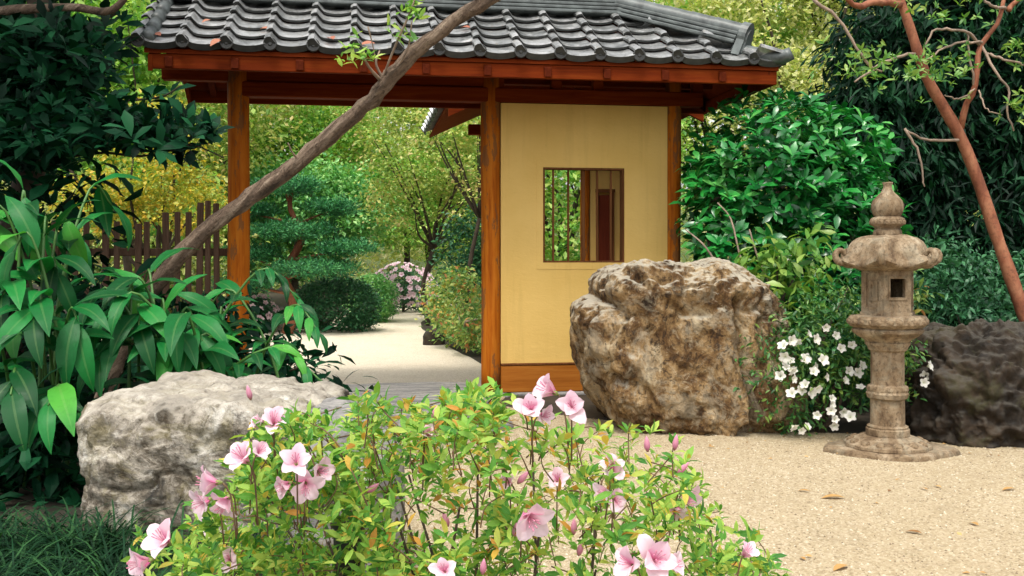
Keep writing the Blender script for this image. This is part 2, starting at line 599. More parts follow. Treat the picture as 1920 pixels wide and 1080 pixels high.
sheet("ground", [(-200, -60), (200, -60), (200, 300), (-200, 300)], 0.0, M['soil'])
path_pts = [(-0.55, 0.6), (3.5, 0.2), (9, 1.2), (9, 6.2), (4.6, 6.55), (3.55, 6.85), (3.0, 7.05), (2.55, 7.25), (1.9, 7.35), (1.1, 7.7), (0.4, 8.1), (-0.10, 8.7),
            (-0.05, 9.3), (-0.12, 10.4), (-0.38, 12.0), (-0.80, 13.8), (-1.25, 16.0), (-1.75, 19.0), (-1.55, 22.0), (-0.4, 24.5), (2.5, 26.0), (2.5, 27.5), (-2.6, 26.6),
            (-3.9, 24.6), (-3.8, 21.5), (-3.55, 19.0), (-4.2, 17.4), (-5.4, 16.6), (-7.5, 15.8), (-7.5, 13.8), (-5.2, 12.6), (-3.3, 10.6), (-2.65, 9.3), (-2.2, 8.2), (-1.7, 6.9), (-1.25, 5.6), (-0.9, 3.9), (-0.75, 2.2)]
pp = spline(np.array(path_pts + path_pts[:1]), 260)[:-1]
pp = pp + 0.05 * np.c_[fbm(np.c_[pp * 1.7, pp[:, 0] * 0], 3, 5), fbm(np.c_[pp * 1.7, pp[:, 0] * 0 + 9], 3, 6)]
front = pp[:, 1] < 9.35
order = np.where(front)[0]
brk = np.where(np.diff(order) > 1)[0]
order = np.r_[order[brk[0] + 1:], order[:brk[0] + 1]] if len(brk) else order
sheet("gravel_court", pp[order], 0.004, M['court'])
sheet("gravel_path", pp[np.where(~front | (np.abs(pp[:, 1] - 9.1) < .3))[0]], 0.0025, M['gravel'])

# the loose stones of the court, far too many to count
def inside(P, poly):
    x, y = P[:, 0], P[:, 1]
    c = np.zeros(len(P), bool)
    j = len(poly) - 1
    for i in range(len(poly)):
        xi, yi = poly[i]
        xj, yj = poly[j]
        c ^= ((yi > y) != (yj > y)) & (x < (xj - xi) * (y - yi) / (yj - yi + 1e-12) + xi)
        j = i
    return c


n = 60000
g = np.c_[rng.uniform(-0.6, 4.4, n), 2.6 + 6.2 * rng.random(n) ** 1.25]
g = g[inside(g, pp) & (np.abs(g[:, 0]) < 0.56 * g[:, 1])]
n = len(g)
octa = np.array([(1, 0, 0), (0, 1, 0), (-1, 0, 0), (0, -1, 0), (0, 0, 1.0)])
octf = np.array([(0, 1, 4), (1, 2, 4), (2, 3, 4), (3, 0, 4)])
sz = rng.uniform(0.003, 0.0085, n)
ang = rng.uniform(0, 6.28, n)
R = np.zeros((n, 3, 3))
R[:, 0, 0] = np.cos(ang); R[:, 0, 1] = -np.sin(ang); R[:, 1, 0] = np.sin(ang); R[:, 1, 1] = np.cos(ang); R[:, 2, 2] = 0.8
ST = np.array([1.0, 0.7, 0.9])
V = np.einsum('nij,kj->nki', R, octa * ST) * sz[:, None, None] * rng.uniform(0.7, 1.3, (n, 5, 1)) + np.c_[g, np.full(n, 0.0045)][:, None, :]
F = (octf[None] + (np.arange(n) * 5)[:, None, None]).reshape(-1, 3)
pm, nt, p, out = new_mat("gravel_stone")
gi = nt.nodes.new("ShaderNodeNewGeometry")
nt.links.new(ramp(nt, [(0.0, (0.16, 0.11, 0.065)), (0.12, (0.29, 0.22, 0.13)), (0.45, (0.41, 0.33, 0.205)), (0.85, (0.48, 0.40, 0.27)), (1.0, (0.62, 0.56, 0.44))], gi.outputs["Random Per Island"]), p.inputs["Base Color"])
p.inputs["Roughness"].default_value = 0.9
tag(link("loose_gravel", make_mesh("loose_gravel", V.reshape(-1, 3), F, pm, smooth=True)), "fine pale tan gravel grains covering the court before the gate", "gravel", kind="stuff")

# raised planting bed at the left
gx, gy = np.meshgrid(np.linspace(-4.6, 0.3, 60), np.linspace(1.0, 6.6, 60))
e = np.clip(np.minimum.reduce([(-0.62 - 0.12 * (gy - 2) - gx) / 0.7 + 0.5, (gy - 1.2) / 0.8, (6.4 - gy) / 1.2, (gx + 4.5) / .6]), 0, 1)
gz = 0.20 * e * e * (3 - 2 * e) - 0.012 + 0.03 * e * fbm(np.c_[gx.ravel() * 3, gy.ravel() * 3, gx.ravel() * 0], 3, 77).reshape(gx.shape)
ii = np.arange(3600).reshape(60, 60)
F = np.c_[ii[:-1, :-1].ravel(), ii[:-1, 1:].ravel(), ii[1:, 1:].ravel(), ii[1:, :-1].ravel()]
tag(link("terrain", make_mesh("terrain", np.c_[gx.ravel(), gy.ravel(), gz.ravel()], F, M['soil'], smooth=True)), kind="structure")


def bed_height(x, y):
    e_ = np.clip(np.minimum.reduce([(-0.62 - 0.12 * (y - 2) - x) / 0.7 + 0.5, (y - 1.2) / 0.8, (6.4 - y) / 1.2, (x + 4.5) / .6]), 0, 1)
    return 0.20 * e_ * e_ * (3 - 2 * e_) - 0.012


# wooded slope that closes the view
gx, gy = np.meshgrid(np.linspace(-90, 90, 61), np.linspace(44, 110, 24))
gz = np.clip((gy - 46) * 0.25, -0.3, 6) + 1.2 * fbm(np.c_[gx.ravel() * .08, gy.ravel() * .08, gx.ravel() * 0], 3, 3).reshape(gx.shape) * np.clip((gy - 46) / 10, 0, 1)
ii = np.arange(24 * 61).reshape(24, 61)
F = np.c_[ii[:-1, :-1].ravel(), ii[:-1, 1:].ravel(), ii[1:, 1:].ravel(), ii[1:, :-1].ravel()]
M['hill'] = plain_mat("hill_cover", (0.06, 0.09, 0.02), 0.95, 0.6, 0.8)
tag(link("hill", make_mesh("hill", np.c_[gx.ravel(), gy.ravel(), gz.ravel()], F, M['hill'], smooth=True)), kind="structure")

# ------------------------------------------------------------------ the roofed gate
YAW = math.radians(8.5)
MID = (-0.199, 9.3, 0.0)
gate = thing("roofed_gate", MID, "wooden gate with grey tiled roof, ochre plaster wall and barred window", "gate", rz=YAW)
SL, SR = -2.289, 1.765


def post(parent, s, o, r, z0, z1, name="post"):
    zs = np.linspace(z0, z1, 14)
    P = np.c_[s + 0.004 * np.sin(zs * 2.1 + s), o + zs * 0, zs]
    MB_ = MB().tube(P, r * (1 + 0.02 * np.sin(zs * 3 + s)), 20)
    return MB_.build(name, M['post'], parent, smooth=True)


post(gate, SL, 0, 0.097, 0.0, 2.985)
post(gate, 0, 0, 0.09, 0.0, 2.985)
post(gate, SR, 0, 0.075, 0.0, 2.985)
for s, w in ((SL, .17), (0, .16), (SR, .14)):
    MB().box(s - w, s + w, -w, w, -0.05, 0.028, 0.02).build("post_footing", M['slab'], gate)
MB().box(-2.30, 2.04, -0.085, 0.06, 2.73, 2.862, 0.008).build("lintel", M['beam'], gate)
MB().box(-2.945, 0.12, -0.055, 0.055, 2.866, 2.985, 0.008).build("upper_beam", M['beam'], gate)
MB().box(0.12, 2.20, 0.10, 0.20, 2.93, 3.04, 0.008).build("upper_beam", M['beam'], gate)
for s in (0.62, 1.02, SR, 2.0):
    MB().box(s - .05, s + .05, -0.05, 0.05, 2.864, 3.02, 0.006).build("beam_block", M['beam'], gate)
EO, EZ, RZ = -0.95, 2.95, 3.53           # eave offset, eave height, ridge height of the deck
SLOPE = math.atan2(RZ - EZ, -EO)
SE, SH, SW = 2.45, 1.20, -2.91           # right eave, hip top, left end
# front fascia and its return along the right end
MB().box(SW + 0.06, SE - 0.03, -0.915, -0.875, 2.805, 2.925, 0.005).build("fascia_board", M['beam'], gate)
MB().box(SE - 0.075, SE - 0.035, -0.87, 0.9, 2.805, 2.925, 0.005).build("fascia_board", M['beam'], gate)
MB().box(SW + 0.06, SE - 0.03, 0.875, 0.915, 2.805, 2.925, 0.005).build("fascia_board", M['beam'], gate)
# rafters, their tails showing through below the fascia
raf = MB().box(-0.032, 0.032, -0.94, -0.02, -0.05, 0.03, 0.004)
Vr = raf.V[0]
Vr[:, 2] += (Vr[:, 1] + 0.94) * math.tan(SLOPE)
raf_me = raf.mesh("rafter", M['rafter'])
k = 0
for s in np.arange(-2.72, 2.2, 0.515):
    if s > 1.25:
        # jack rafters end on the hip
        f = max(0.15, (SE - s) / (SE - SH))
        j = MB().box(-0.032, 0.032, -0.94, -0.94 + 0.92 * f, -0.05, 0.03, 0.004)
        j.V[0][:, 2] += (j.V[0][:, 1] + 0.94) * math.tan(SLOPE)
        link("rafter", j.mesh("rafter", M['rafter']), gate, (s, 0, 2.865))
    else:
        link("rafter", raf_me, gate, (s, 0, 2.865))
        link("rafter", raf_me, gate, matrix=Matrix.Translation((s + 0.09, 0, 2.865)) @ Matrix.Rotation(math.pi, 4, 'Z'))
# hip rafters
for sg in (-1, 1):
    hr = MB().box(0, 1.0, -0.05, 0.05, -0.14, 0.0, 0.006)
    A, B = np.array([SH + .05, 0.05 * sg, 3.44]), np.array([SE - 0.06, sg * 0.89, 2.94])
    d = B - A
    L_ = np.linalg.norm(d)
    xax = d / L_
    yax = np.cross([0, 0, 1.0], xax); yax /= np.linalg.norm(yax)
    zax = np.cross(xax, yax)
    v = hr.V[0]
    hr.V[0] = A + v[:, :1] * L_ * xax + v[:, 1:2] * yax + v[:, 2:] * zax
    hr.build("hip_rafter", M['rafter'], gate)


def framed(mb, x0, x1, z0, z1, hx0, hx1, hz0, hz1, y0, y1):
    """plate with a rectangular opening"""
    o = [(x0, z0), (x1, z0), (x1, z1), (x0, z1)]
    h = [(hx0, hz0), (hx1, hz0), (hx1, hz1), (hx0, hz1)]
    V = [(x, y, z) for y in (y0, y1) for x, z in o] + [(x, y, z) for y in (y0, y1) for x, z in h]
    Q = []
    for i in range(4):
        j = (i + 1) % 4
        Q += [(i, j, 8 + j, 8 + i), (4 + j, 4 + i, 12 + i, 12 + j), (j, i, 4 + i, 4 + j), (8 + i, 8 + j, 12 + j, 12 + i)]
    return mb.add(V, Q)


# plaster wall with its window
W0, W1 = 0.09, 1.695
HX0, HX1, HZ0, HZ1 = 0.49, 1.27, 1.24, 2.13
wall = framed(MB(), W0, W1, 0.30, 2.725, HX0, HX1, HZ0, HZ1, -0.045, 0.055).build("plaster_wall", M['plaster'], gate)
win = framed(MB(), HX0 - .001, HX1 + .001, HZ0 - .001, HZ1 + .001, HX0 + .016, HX1 - .016, HZ0 + .016, HZ1 - .016, -0.047, 0.058)
win = win.build("window_frame", M['trim'], gate)
for s, w in ((0.593, .009), (0.738, .009), (0.883, .016), (1.017, .009), (1.151, .009)):
    MB().box(s - w, s + w, -0.012, 0.012, HZ0 + .016, HZ1 - .016, 0.003).build("window_bar", M['trim'], gate)
# shallow plaster border round the opening, a finger proud of nothing: a narrow raised bead
b = 0.065
framed(MB(), HX0 - b, HX1 + b, HZ0 - b, HZ1 + b, HX0 - .002, HX1 + .002, HZ0 - .002, HZ1 + .002, -0.049, -0.044).build("window_surround", M['plaster'], gate)
MB().box(W0, W1, -0.06, 0.06, 0.03, 0.278, 0.006).build("wainscot_board", M['wain'], gate)
MB().box(W0, W1, -0.066, 0.064, 0.280, 0.299, 0.004).build("wainscot_rail", M['trim'], gate)
MB().box(W0 + .08, W1 - .08, -0.10, 0.10, -0.05, 0.028, 0.015).build("sill_stone", M['slab'], gate)

# roof deck with tiles
dk = MB()
t = 0.035
for sgn in (-1, 1):
    V = [(SW, sgn * .93, EZ + .01), (SE - .02, sgn * .93, EZ + .01), (SH, 0, RZ), (SW, 0, RZ)]
    V = V + [(x, y, z - t) for x, y, z in V]
    q = [(0, 1, 2, 3), (7, 6, 5, 4), (0, 4, 5, 1), (1, 5, 6, 2), (2, 6, 7, 3), (3, 7, 4, 0)]
    dk.add(V, q if sgn < 0 else [f[::-1] for f in q])
V = [(SE - .02, -.93, EZ + .01), (SE - .02, .93, EZ + .01), (SH, 0, RZ)]
V = V + [(x, y, z - t) for x, y, z in V]
dk.add(V, [(0, 3, 4, 1), (1, 4, 5, 2), (2, 5, 3, 0)], [(0, 1, 2), (5, 4, 3)])
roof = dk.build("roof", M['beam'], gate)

TW, EXPO, TL = 0.342, 0.2226, 0.272


def tile_profile(u):
    return 0.052 * np.exp(-((u - .13) / .105) ** 2) + 0.034 * ((u - .60) / .5) ** 2


def tile_mesh(name, length, thick_low, thick=0.02, nu=15):
    u = np.linspace(0, 1.02, nu)
    z = tile_profile(u)
    V = []
    for y, zo, th in ((0.0, 0.060, thick_low), (0.03, 0.058, thick), (length, 0.012, thick)):
        rnd = -0.006 if y == 0 else 0
        V += [(a * TW, y, b + zo + rnd) for a, b in zip(u, z)]
        V += [(a * TW, y, b + zo - th) for a, b in zip(u, z)]
    V = np.array(V)
    Q = []
    for r in range(2):
        a0, b0 = r * 2 * nu, (r + 1) * 2 * nu
        for i in range(nu - 1):
            Q.append((a0 + i, a0 + i + 1, b0 + i + 1, b0 + i))
            Q.append((a0 + nu + i + 1, a0 + nu + i, b0 + nu + i, b0 + nu + i + 1))
        Q.append((a0, b0, b0 + nu, a0 + nu))
        Q.append((b0 + nu - 1, a0 + nu - 1, a0 + 2 * nu - 1, b0 + 2 * nu - 1))
    for i in range(nu - 1):
        Q.append((i + 1, i, nu + i, nu + i + 1))
    e = 4 * nu
    for i in range(nu - 1):
        Q.append((e + i, e + i + 1, e + nu + i + 1, e + nu + i))
    me = make_mesh(name, V, np.array(Q), M['tile'], smooth=True)
    me.materials.append(M['tile_rim_shade'])                # lower lip painted dark to stand for its shade
    lip = len(Q) - 2 * (nu - 1)
    for i in range(lip, lip + nu - 1):
        me.polygons[i].material_index = 1
    me.set_sharp_from_angle(angle=math.radians(40)) if hasattr(me, "set_sharp_from_angle") else None
    return me


tile_me = tile_mesh("roof_tile", TL, 0.026)
eave_me = tile_mesh("eave_tile", TL, 0.060)
# round end of the cover roll, with a raised rim and a boss
dm = MB()
prof = [(0.050, 0), (0.055, 0.004), (0.055, 0.030), (0.050, 0.035), (0.043, 0.035), (0.041, 0.027), (0.020, 0.027), (0.012, 0.034), (0.003, 0.034)]
dm.lathe(prof, 20)
v = dm.V[0]
dm.V[0] = np.c_[v[:, 0], -v[:, 2], v[:, 1]]          # axis towards -Y
disc_me = dm.mesh("eave_disc", M['tile_rim_shade'], smooth=True)
disc_me.set_sharp_from_angle(angle=math.radians(35))


def slope_frame(kind):
    th_e = math.atan2(RZ - EZ, SE - SH)
    if kind == 'front':
        c, s = math.cos(SLOPE), math.sin(SLOPE)
        return Matrix(((1, 0, 0, 0), (0, c, -s, EO), (0, s, c, EZ), (0, 0, 0, 1)))
    if kind == 'back':
        return Matrix.Rotation(math.pi, 4, 'Z') @ slope_frame('front')
    c, s = math.cos(th_e), math.sin(th_e)
    return Matrix(((0, -c, s, SE), (1, 0, 0, 0), (0, s, c, EZ), (0, 0, 0, 1)))


FR = slope_frame('front')
for row in range(5):
    for kcol in range(-1, 15):
        s0 = -2.607 + TW * kcol - 0.045
        if kcol == -1:
            s0 += 0.0
        o_mid = EO * (1 - (row + .5) * EXPO / 1.113)
        lim = SE - (o_mid - EO) / (-EO) * (SE - SH)
        if s0 + TW * .55 > lim + 0.06:
            continue
        jit = Matrix.Rotation(rng.normal(0, .012), 4, 'Z') @ Matrix.Rotation(rng.normal(0, .010), 4, 'X')
        mt = FR @ Matrix.Translation((s0 + rng.normal(0, .003), row * EXPO + rng.normal(0, .004), 0)) @ jit
        link("eave_tile" if row == 0 else "roof_tile", eave_me if row == 0 else tile_me, roof, matrix=mt)
        if row == 0:
            link("eave_disc", disc_me, roof, matrix=Matrix.Translation((s0 + .045, EO - 0.004, EZ + 0.066)))
BK = slope_frame('back')
for row in range(5):
    for kcol in range(0, 16):
        s0 = -SE + 0.03 + TW * kcol
        o_mid = EO * (1 - (row + .5) * EXPO / 1.113)
        if -s0 - TW * .5 > SE - (o_mid - EO) / (-EO) * (SE - SH) or -s0 - TW < SW - .05:
            continue
        link("eave_tile" if row == 0 else "roof_tile", eave_me if row == 0 else tile_me, roof, matrix=BK @ Matrix.Translation((s0, row * EXPO, 0)))
ED = slope_frame('end')
for row in range(6):
    half = 0.93 * (1 - (row + .4) * EXPO / 1.38)
    for kcol in range(-3, 3):
        o0 = TW * kcol
        if abs(o0 + TW / 2) > half + 0.05:
            continue
        link("eave_tile" if row == 0 else "roof_tile", eave_me if row == 0 else tile_me, roof, matrix=ED @ Matrix.Translation((o0, row * EXPO, 0)))


def ridge_run(A, B, layers, cap_r, n_cap, w0=0.17):
    """stacked flat ridge courses with round cap tiles, from A to B"""
    A, B = np.asarray(A, float), np.asarray(B, float)
    d = B - A
    L_ = np.linalg.norm(d)
    x = d / L_
    y = np.cross([0, 0, 1.0], x); y /= np.linalg.norm(y)
    z = np.cross(x, y)
    zz = 0.0
    for i in range(layers):
        w = w0 - 0.022 * i
        m = MB().box(0, L_, -w, w, zz, zz + 0.030, 0.007)
        v = m.V[0]
        m.V[0] = A + v[:, :1] * x + v[:, 1:2] * y + v[:, 2:] * z
        m.build("ridge_course", M['ridge'], roof)
        zz += 0.040
        if i < layers - 1:
            m = MB().box(0.01, L_ - .01, -(w - .035), w - .035, zz - 0.011, zz + 0.001)
            v = m.V[0]
            m.V[0] = A + v[:, :1] * x + v[:, 1:2] * y + v[:, 2:] * z
            m.build("ridge_mortar", M['ridge'], roof)
    step = L_ / n_cap
    for i in range(n_cap):
        a, b_ = i * step, (i + 1) * step + .03
        P = np.array([A + x * a + z * zz, A + x * (a + .03) + z * zz, A + x * (b_ - .035) + z * zz, A + x * b_ + z * zz])
        MB().tube(P, [cap_r * 1.06, cap_r * 1.06, cap_r, cap_r], 14).build("ridge_cap", M['ridge'], roof, smooth=True).data.set_sharp_from_angle(angle=math.radians(40))
    return x, y, z, zz


ridge_run((SW, 0, RZ + 0.035), (SH + .04, 0, RZ + 0.035), 4, 0.085, 13)
for sg in (-1, 1):
    hx, hy, hz, hzz = ridge_run((SH - .02, 0.02 * sg, RZ + 0.05), (SE - 0.32, sg * 0.715, EZ + 0.235), 3, 0.078, 5, 0.13)
    # arched end tile closing the hip ridge
    Bp = np.array([SE - 0.32, sg * 0.715, EZ + 0.20])
    m = MB()
    prof2 = []
    for i in range(15):
        a = math.pi * (1.12 - 1.24 * i / 14)
        prof2.append((0.125 * math.cos(a), 0.115 + 0.135 * math.sin(a) if math.sin(a) > 0 else 0.115 + 0.1 * math.sin(a)))
    prof2 = [(-0.14, -0.06)] + prof2 + [(0.14, -0.06)]
    kk = len(prof2)
    for (inn, x0, x1) in ((1.0, 0.0, 0.07), (0.72, 0.07, 0.085)):
        V = [tuple(Bp + hx * x0 + hy * (p0 * inn) + hz * (0.04 + (p1 - 0.04) * inn)) for p0, p1 in prof2] + [tuple(Bp + hx * x1 + hy * (p0 * inn) + hz * (0.04 + (p1 - 0.04) * inn)) for p0, p1 in prof2]
        V += [tuple(Bp + hx * x0 + hz * 0.06), tuple(Bp + hx * x1 + hz * 0.06)]
        Q = [(i, (i + 1) % kk, kk + (i + 1) % kk, kk + i) for i in range(kk)]
        T = [(2 * kk, (i + 1) % kk, i) for i in range(kk)] + [(2 * kk + 1, kk + i, kk + (i + 1) % kk) for i in range(kk)]
        m.add(V, Q, T)
    m.build("ridge_end_tile", M['ridge'], roof)
    # flared corner tile
    P = spline(np.array([(SE - 0.36, sg * .72, EZ + .185), (SE - .15, sg * .86, EZ + .115), (SE - 0.02, sg * .965, EZ + .085), (SE + .06, sg * 1.02, EZ + .115)]), 8)
    MB().tube(P, np.linspace(.075, .058, 8), 12).build("corner_tile", M['ridge'], roof, smooth=True)
# left verge: a roll of cover tiles down the gable edge and the board under it
for sg in (-1, 1):
    for i in range(5):
        a, b_ = i * .2, (i + 1) * .2 + .03
        p0 = np.array([SW + .02, sg * .95 * (1 - a), EZ + .075 + a * (RZ - EZ)])
        p1 = np.array([SW + .02, sg * .95 * (1 - min(b_, 1)), EZ + .06 + min(b_, 1) * (RZ - EZ)])
        MB().tube(np.array([p0, p1]), [.06, .054], 12).build("verge_tile", M['ridge'], roof, smooth=True)
    v = MB().box(SW + .03, SW + .065, 0, 1, -0.17, -0.04)
    vv = v.V[0]
    vv[:, 2] += EZ + (1 - vv[:, 1]) * (RZ - EZ)
    vv[:, 1] *= sg * 0.93
    v.build("barge_board", M['beam'], gate)

# ------------------------------------------------------------------ shelter behind the wall
cg, sg_ = math.cos(YAW), math.sin(YAW)


def gate_pt(s, o, z=0.0):
    return np.array([MID[0] + s * cg - o * sg_, MID[1] + s * sg_ + o * cg, z])


shel = thing("garden_shelter", gate_pt(0, 2.3), "small shelter with plaster wall and dark red door behind the gate wall", "shelter", rz=YAW)
post(shel, 0.42, -0.55, 0.07, 0, 2.75)
post(shel, 1.42, 0.0, 0.055, 0, 2.75)
post(shel, 2.02, -0.55, 0.06, 0, 2.75)
post(shel, 0.55, 1.6, 0.07, 0, 2.9)
post(shel, 2.02, 1.6, 0.06, 0, 2.9)
MB().box(1.475, 1.955, -0.04, 0.04, 0.05, 2.74).build("plaster_wall", M['plaster'], shel)
MB().box(1.57, 1.73, -0.075, -0.041, 0.05, 2.02, 0.004).build("door", M['door'], shel)
MB().box(1.545, 1.567, -0.08, -0.042, 0.05, 2.05).build("door_jamb", M['trim'], shel)
MB().box(1.733, 1.755, -0.08, -0.042, 0.05, 2.05).build("door_jamb", M['trim'], shel)
MB().box(1.535, 1.765, -0.085, -0.042, 2.052, 2.09).build("door_head", M['trim'], shel)
MB().box(1.84, 1.87, -0.07, -0.042, 0.05, 2.74).build("wall_batten", M['trim'], shel)
MB().box(0.12, 2.1, -0.62, -0.50, 2.755, 2.90, .006).build("tie_beam", M['beam'], shel)
MB().box(0.2, 2.1, 1.54, 1.66, 2.905, 3.04, .006).build("tie_beam", M['beam'], shel)
for s in (0.42, 2.02):
    MB().box(s - .06, s + .06, -0.9, 1.8, 2.905, 3.0, .006).build("wall_plate", M['beam'], shel)
rz_, ez_, se_ = 3.55, 2.90, 1.40
for sg in (-1, 1):
    q = MB().box(0, 1, -1.0, 2.0, 0.0, 0.035)
    v = q.V[0]
    v[:, 2] += rz_ - v[:, 0] * (rz_ - ez_)
    v[:, 0] = 1.11 + sg * v[:, 0] * se_
    deck2 = q.build("roof", M['beam'], shel)
    q = MB().box(0, 1, -1.06, -1.005, -0.13, 0.05)
    v = q.V[0]
    v[:, 2] += rz_ - v[:, 0] * (rz_ - ez_)
    v[:, 0] = 1.11 + sg * v[:, 0] * se_
    q.build("barge_board", M['beam'], shel)
    th = math.atan2(rz_ - ez_, se_)
    c, s = math.cos(th), math.sin(th)
    FRs = Matrix(((0, -sg * c, sg * s, 1.11 + sg * (se_ + .06)), (sg, 0, 0, 0), (0, s, c, ez_ + .02), (0, 0, 0, 1)))
    for row in range(7):
        for kc in range(9):
            y0 = -1.06 + kc * TW if sg > 0 else -(-1.06 + (kc + 1) * TW)
            link("eave_tile" if row == 0 else "roof_tile", eave_me if row == 0 else tile_me, deck2, matrix=FRs @ Matrix.Translation((y0, row * EXPO, 0)))

# ------------------------------------------------------------------ picket fence left of the gate
fence = thing("picket_fence", gate_pt(-3.2, 0.12), "weathered brown picket fence running left from the gate post", "fence", rz=YAW)
pk = {}
for i, s in enumerate(np.arange(-1.75, 0.80, 0.088)):
    sw = s - 0.0
    full = sw + -3.2
    if full > -2.42:
        continue
    h = 1.80 if full > -2.68 else (1.70 if full > -2.95 else 1.62)
    if h < 1.79 and i % 3 == 1 and full < -2.95:
        continue
    key = (h, i % 3)
    if key not in pk:
        w = 0.024 + 0.002 * (i % 3)
        pk[key] = MB().box(-w, w, -0.018, 0.018, 0.05, h, 0.006).mesh("picket", M['picket'])
    link("picket", pk[key], fence, matrix=Matrix.Translation((s, rng.normal(0, .004), rng.normal(0, .012))) @ Matrix.Rotation(rng.normal(0, .008), 4, 'Y'))
for z in (0.45, 1.30):
    MB().box(-1.78, 0.80, 0.020, 0.06, z, z + .07, .005).build("rail", M['picket'], fence)

# ------------------------------------------------------------------ stones
import bmesh
_ico = {}


def ico(sub):
    if sub not in _ico:
        bm = bmesh.new()
        bmesh.ops.create_icosphere(bm, subdivisions=sub, radius=1.0)
        bm.verts.ensure_lookup_table()
        V = np.array([v.co[:] for v in bm.verts])
        F = np.array([[v.index for v in f.verts] for f in bm.faces])
        bm.free()
        V /= np.linalg.norm(V, axis=1)[:, None]
        _ico[sub] = (V, F)
    return _ico[sub]


def worley(P, seed=0):
    """distance to the nearest and second nearest scattered point"""
    I = np.floor(P).astype(np.int64)
    f1 = np.full(len(P), 9.0)
    f2 = np.full(len(P), 9.0)
    for dx in (-1, 0, 1):
        for dy in (-1, 0, 1):
            for dz in (-1, 0, 1):
                J = I + np.array([dx, dy, dz])
                q = J + np.c_[_hash(J[:, 0], J[:, 1], J[:, 2], seed), _hash(J[:, 0], J[:, 1], J[:, 2], seed + 7), _hash(J[:, 0], J[:, 1], J[:, 2], seed + 13)]
                dd = np.linalg.norm(P - q, axis=1)
                f2 = np.minimum(f2, np.maximum(f1, dd))
                f1 = np.minimum(f1, dd)
    return f1, f2


def fractures(P, freq, seed):
    """faceted blocks parted by crisp cracks"""
    W = P + 0.10 / freq * np.c_[fbm(P * freq * 2, 3, seed), fbm(P * freq * 2 + 5, 3, seed + 1), fbm(P * freq * 2 + 9, 3, seed + 2)] * 3
    a, b = worley(W * freq, seed)
    c, e = worley(W * freq * 2.7 + 3, seed + 5)
    return 0.55 * (0.5 - a) - 0.45 * np.exp(-(b - a) / 0.06) + 0.25 * (0.5 - c) - 0.18 * np.exp(-(e - c) / 0.07)


def box_rock(name, c, half, k, amp, freq, seed, mat, label, cat, sub=5, rz=0.0, taper=0.0, group=None, rid=0.5, lean=0.0, fine=1.0, frac=0.0):
    U, F = ico(sub)
    V = U / ((np.abs(U) ** k).sum(1) ** (1 / k))[:, None]
    P = V * np.array(half)
    P[:, :2] *= (1 - taper * (V[:, 2:3] * -0.5 + 0.5))
    P[:, 0] += lean * P[:, 2]
    d = amp * (fbm(P * freq + seed * 3.1, 5, seed) * (1 - rid) + rid * fbm(P * freq * 0.8 + seed, 4, seed + 40, True))
    d = d + amp * fine * (0.45 * fbm(P * freq * 3.2 + seed, 4, seed + 60, True) + 0.18 * fbm(P * freq * 11, 3, seed + 80))
    if frac:
        d = d + frac * fractures(P * np.array([1, 1, 1.4]), freq * 0.8, seed + 90)
    P = P + U * d[:, None]
    o = link(name, make_mesh(name, P, F, mat, smooth=True), None, c)
    o.rotation_euler[2] = rz
    return tag(o, label, cat, group)


def outline_rock(name, poly, Y0, df, db, p, amp, freq, seed, mat, label, cat, sub=6, zst=0.5, cracks=()):
    W = np.array([at(x, y, Y0) for x, y in poly])[:, [0, 2]]
    c = W.mean(0)
    a = np.arctan2(W[:, 1] - c[1], W[:, 0] - c[0])
    r = np.hypot(*(W - c).T)
    i = np.argsort(a)
    a, r = a[i], r[i]
    a, r = np.r_[a - 2 * np.pi, a, a + 2 * np.pi], np.r_[r, r, r]
    U, F = ico(sub)
    th = np.arctan2(U[:, 2], U[:, 0])
    rho = np.hypot(U[:, 0], U[:, 2])
    R = np.interp(th, a, r)
    ip = rho ** p
    dy = np.where(U[:, 1] < 0, df, db) * np.sign(U[:, 1]) * np.abs(U[:, 1]) ** 0.85
    P = np.c_[ip * R * np.cos(th), dy, ip * R * np.sin(th)]
    q = P * np.array([1, 1, zst]) * freq
    d = amp * (0.55 * fbm(q + seed, 4, seed) + 0.75 * fbm(q * 0.7 + 5 + seed, 4, seed + 9, True) - 0.15) + amp * 0.30 * fbm(q * 2.6 + 3, 4, seed + 20, True) + amp * 0.13 * fbm(P * freq * 9, 4, seed + 30)
    N = P / (np.linalg.norm(P, axis=1)[:, None] + 1e-9)
    d = d + 0.075 * fractures(P * np.array([1, 1, .8]), 3.0, seed + 90)
    for line, wd, dp in cracks:                       # deep clefts in the near face
        cl = spline(np.array([at(x, y, Y0 - df * .7)[[0, 2]] - c for x, y in line]), 40)
        xz = P[:, [0, 2]] + 0.03 * np.c_[fbm(P * 6, 2, seed + 3), fbm(P * 6 + 4, 2, seed + 5)]
        dist = np.min(np.hypot(xz[:, None, 0] - cl[None, :, 0], xz[:, None, 1] - cl[None, :, 1]), axis=1)
        d = d - dp * np.exp(-(dist / wd) ** 2) * (U[:, 1] < 0.1)
    P = P + N * d[:, None] * np.clip(0.35 + 1.0 * np.abs(U[:, 1:2]), 0, 1)
    o = link(name, make_mesh(name, P, F, mat, smooth=True), None, (c[0], Y0, c[1]))
    return tag(o, label, cat)


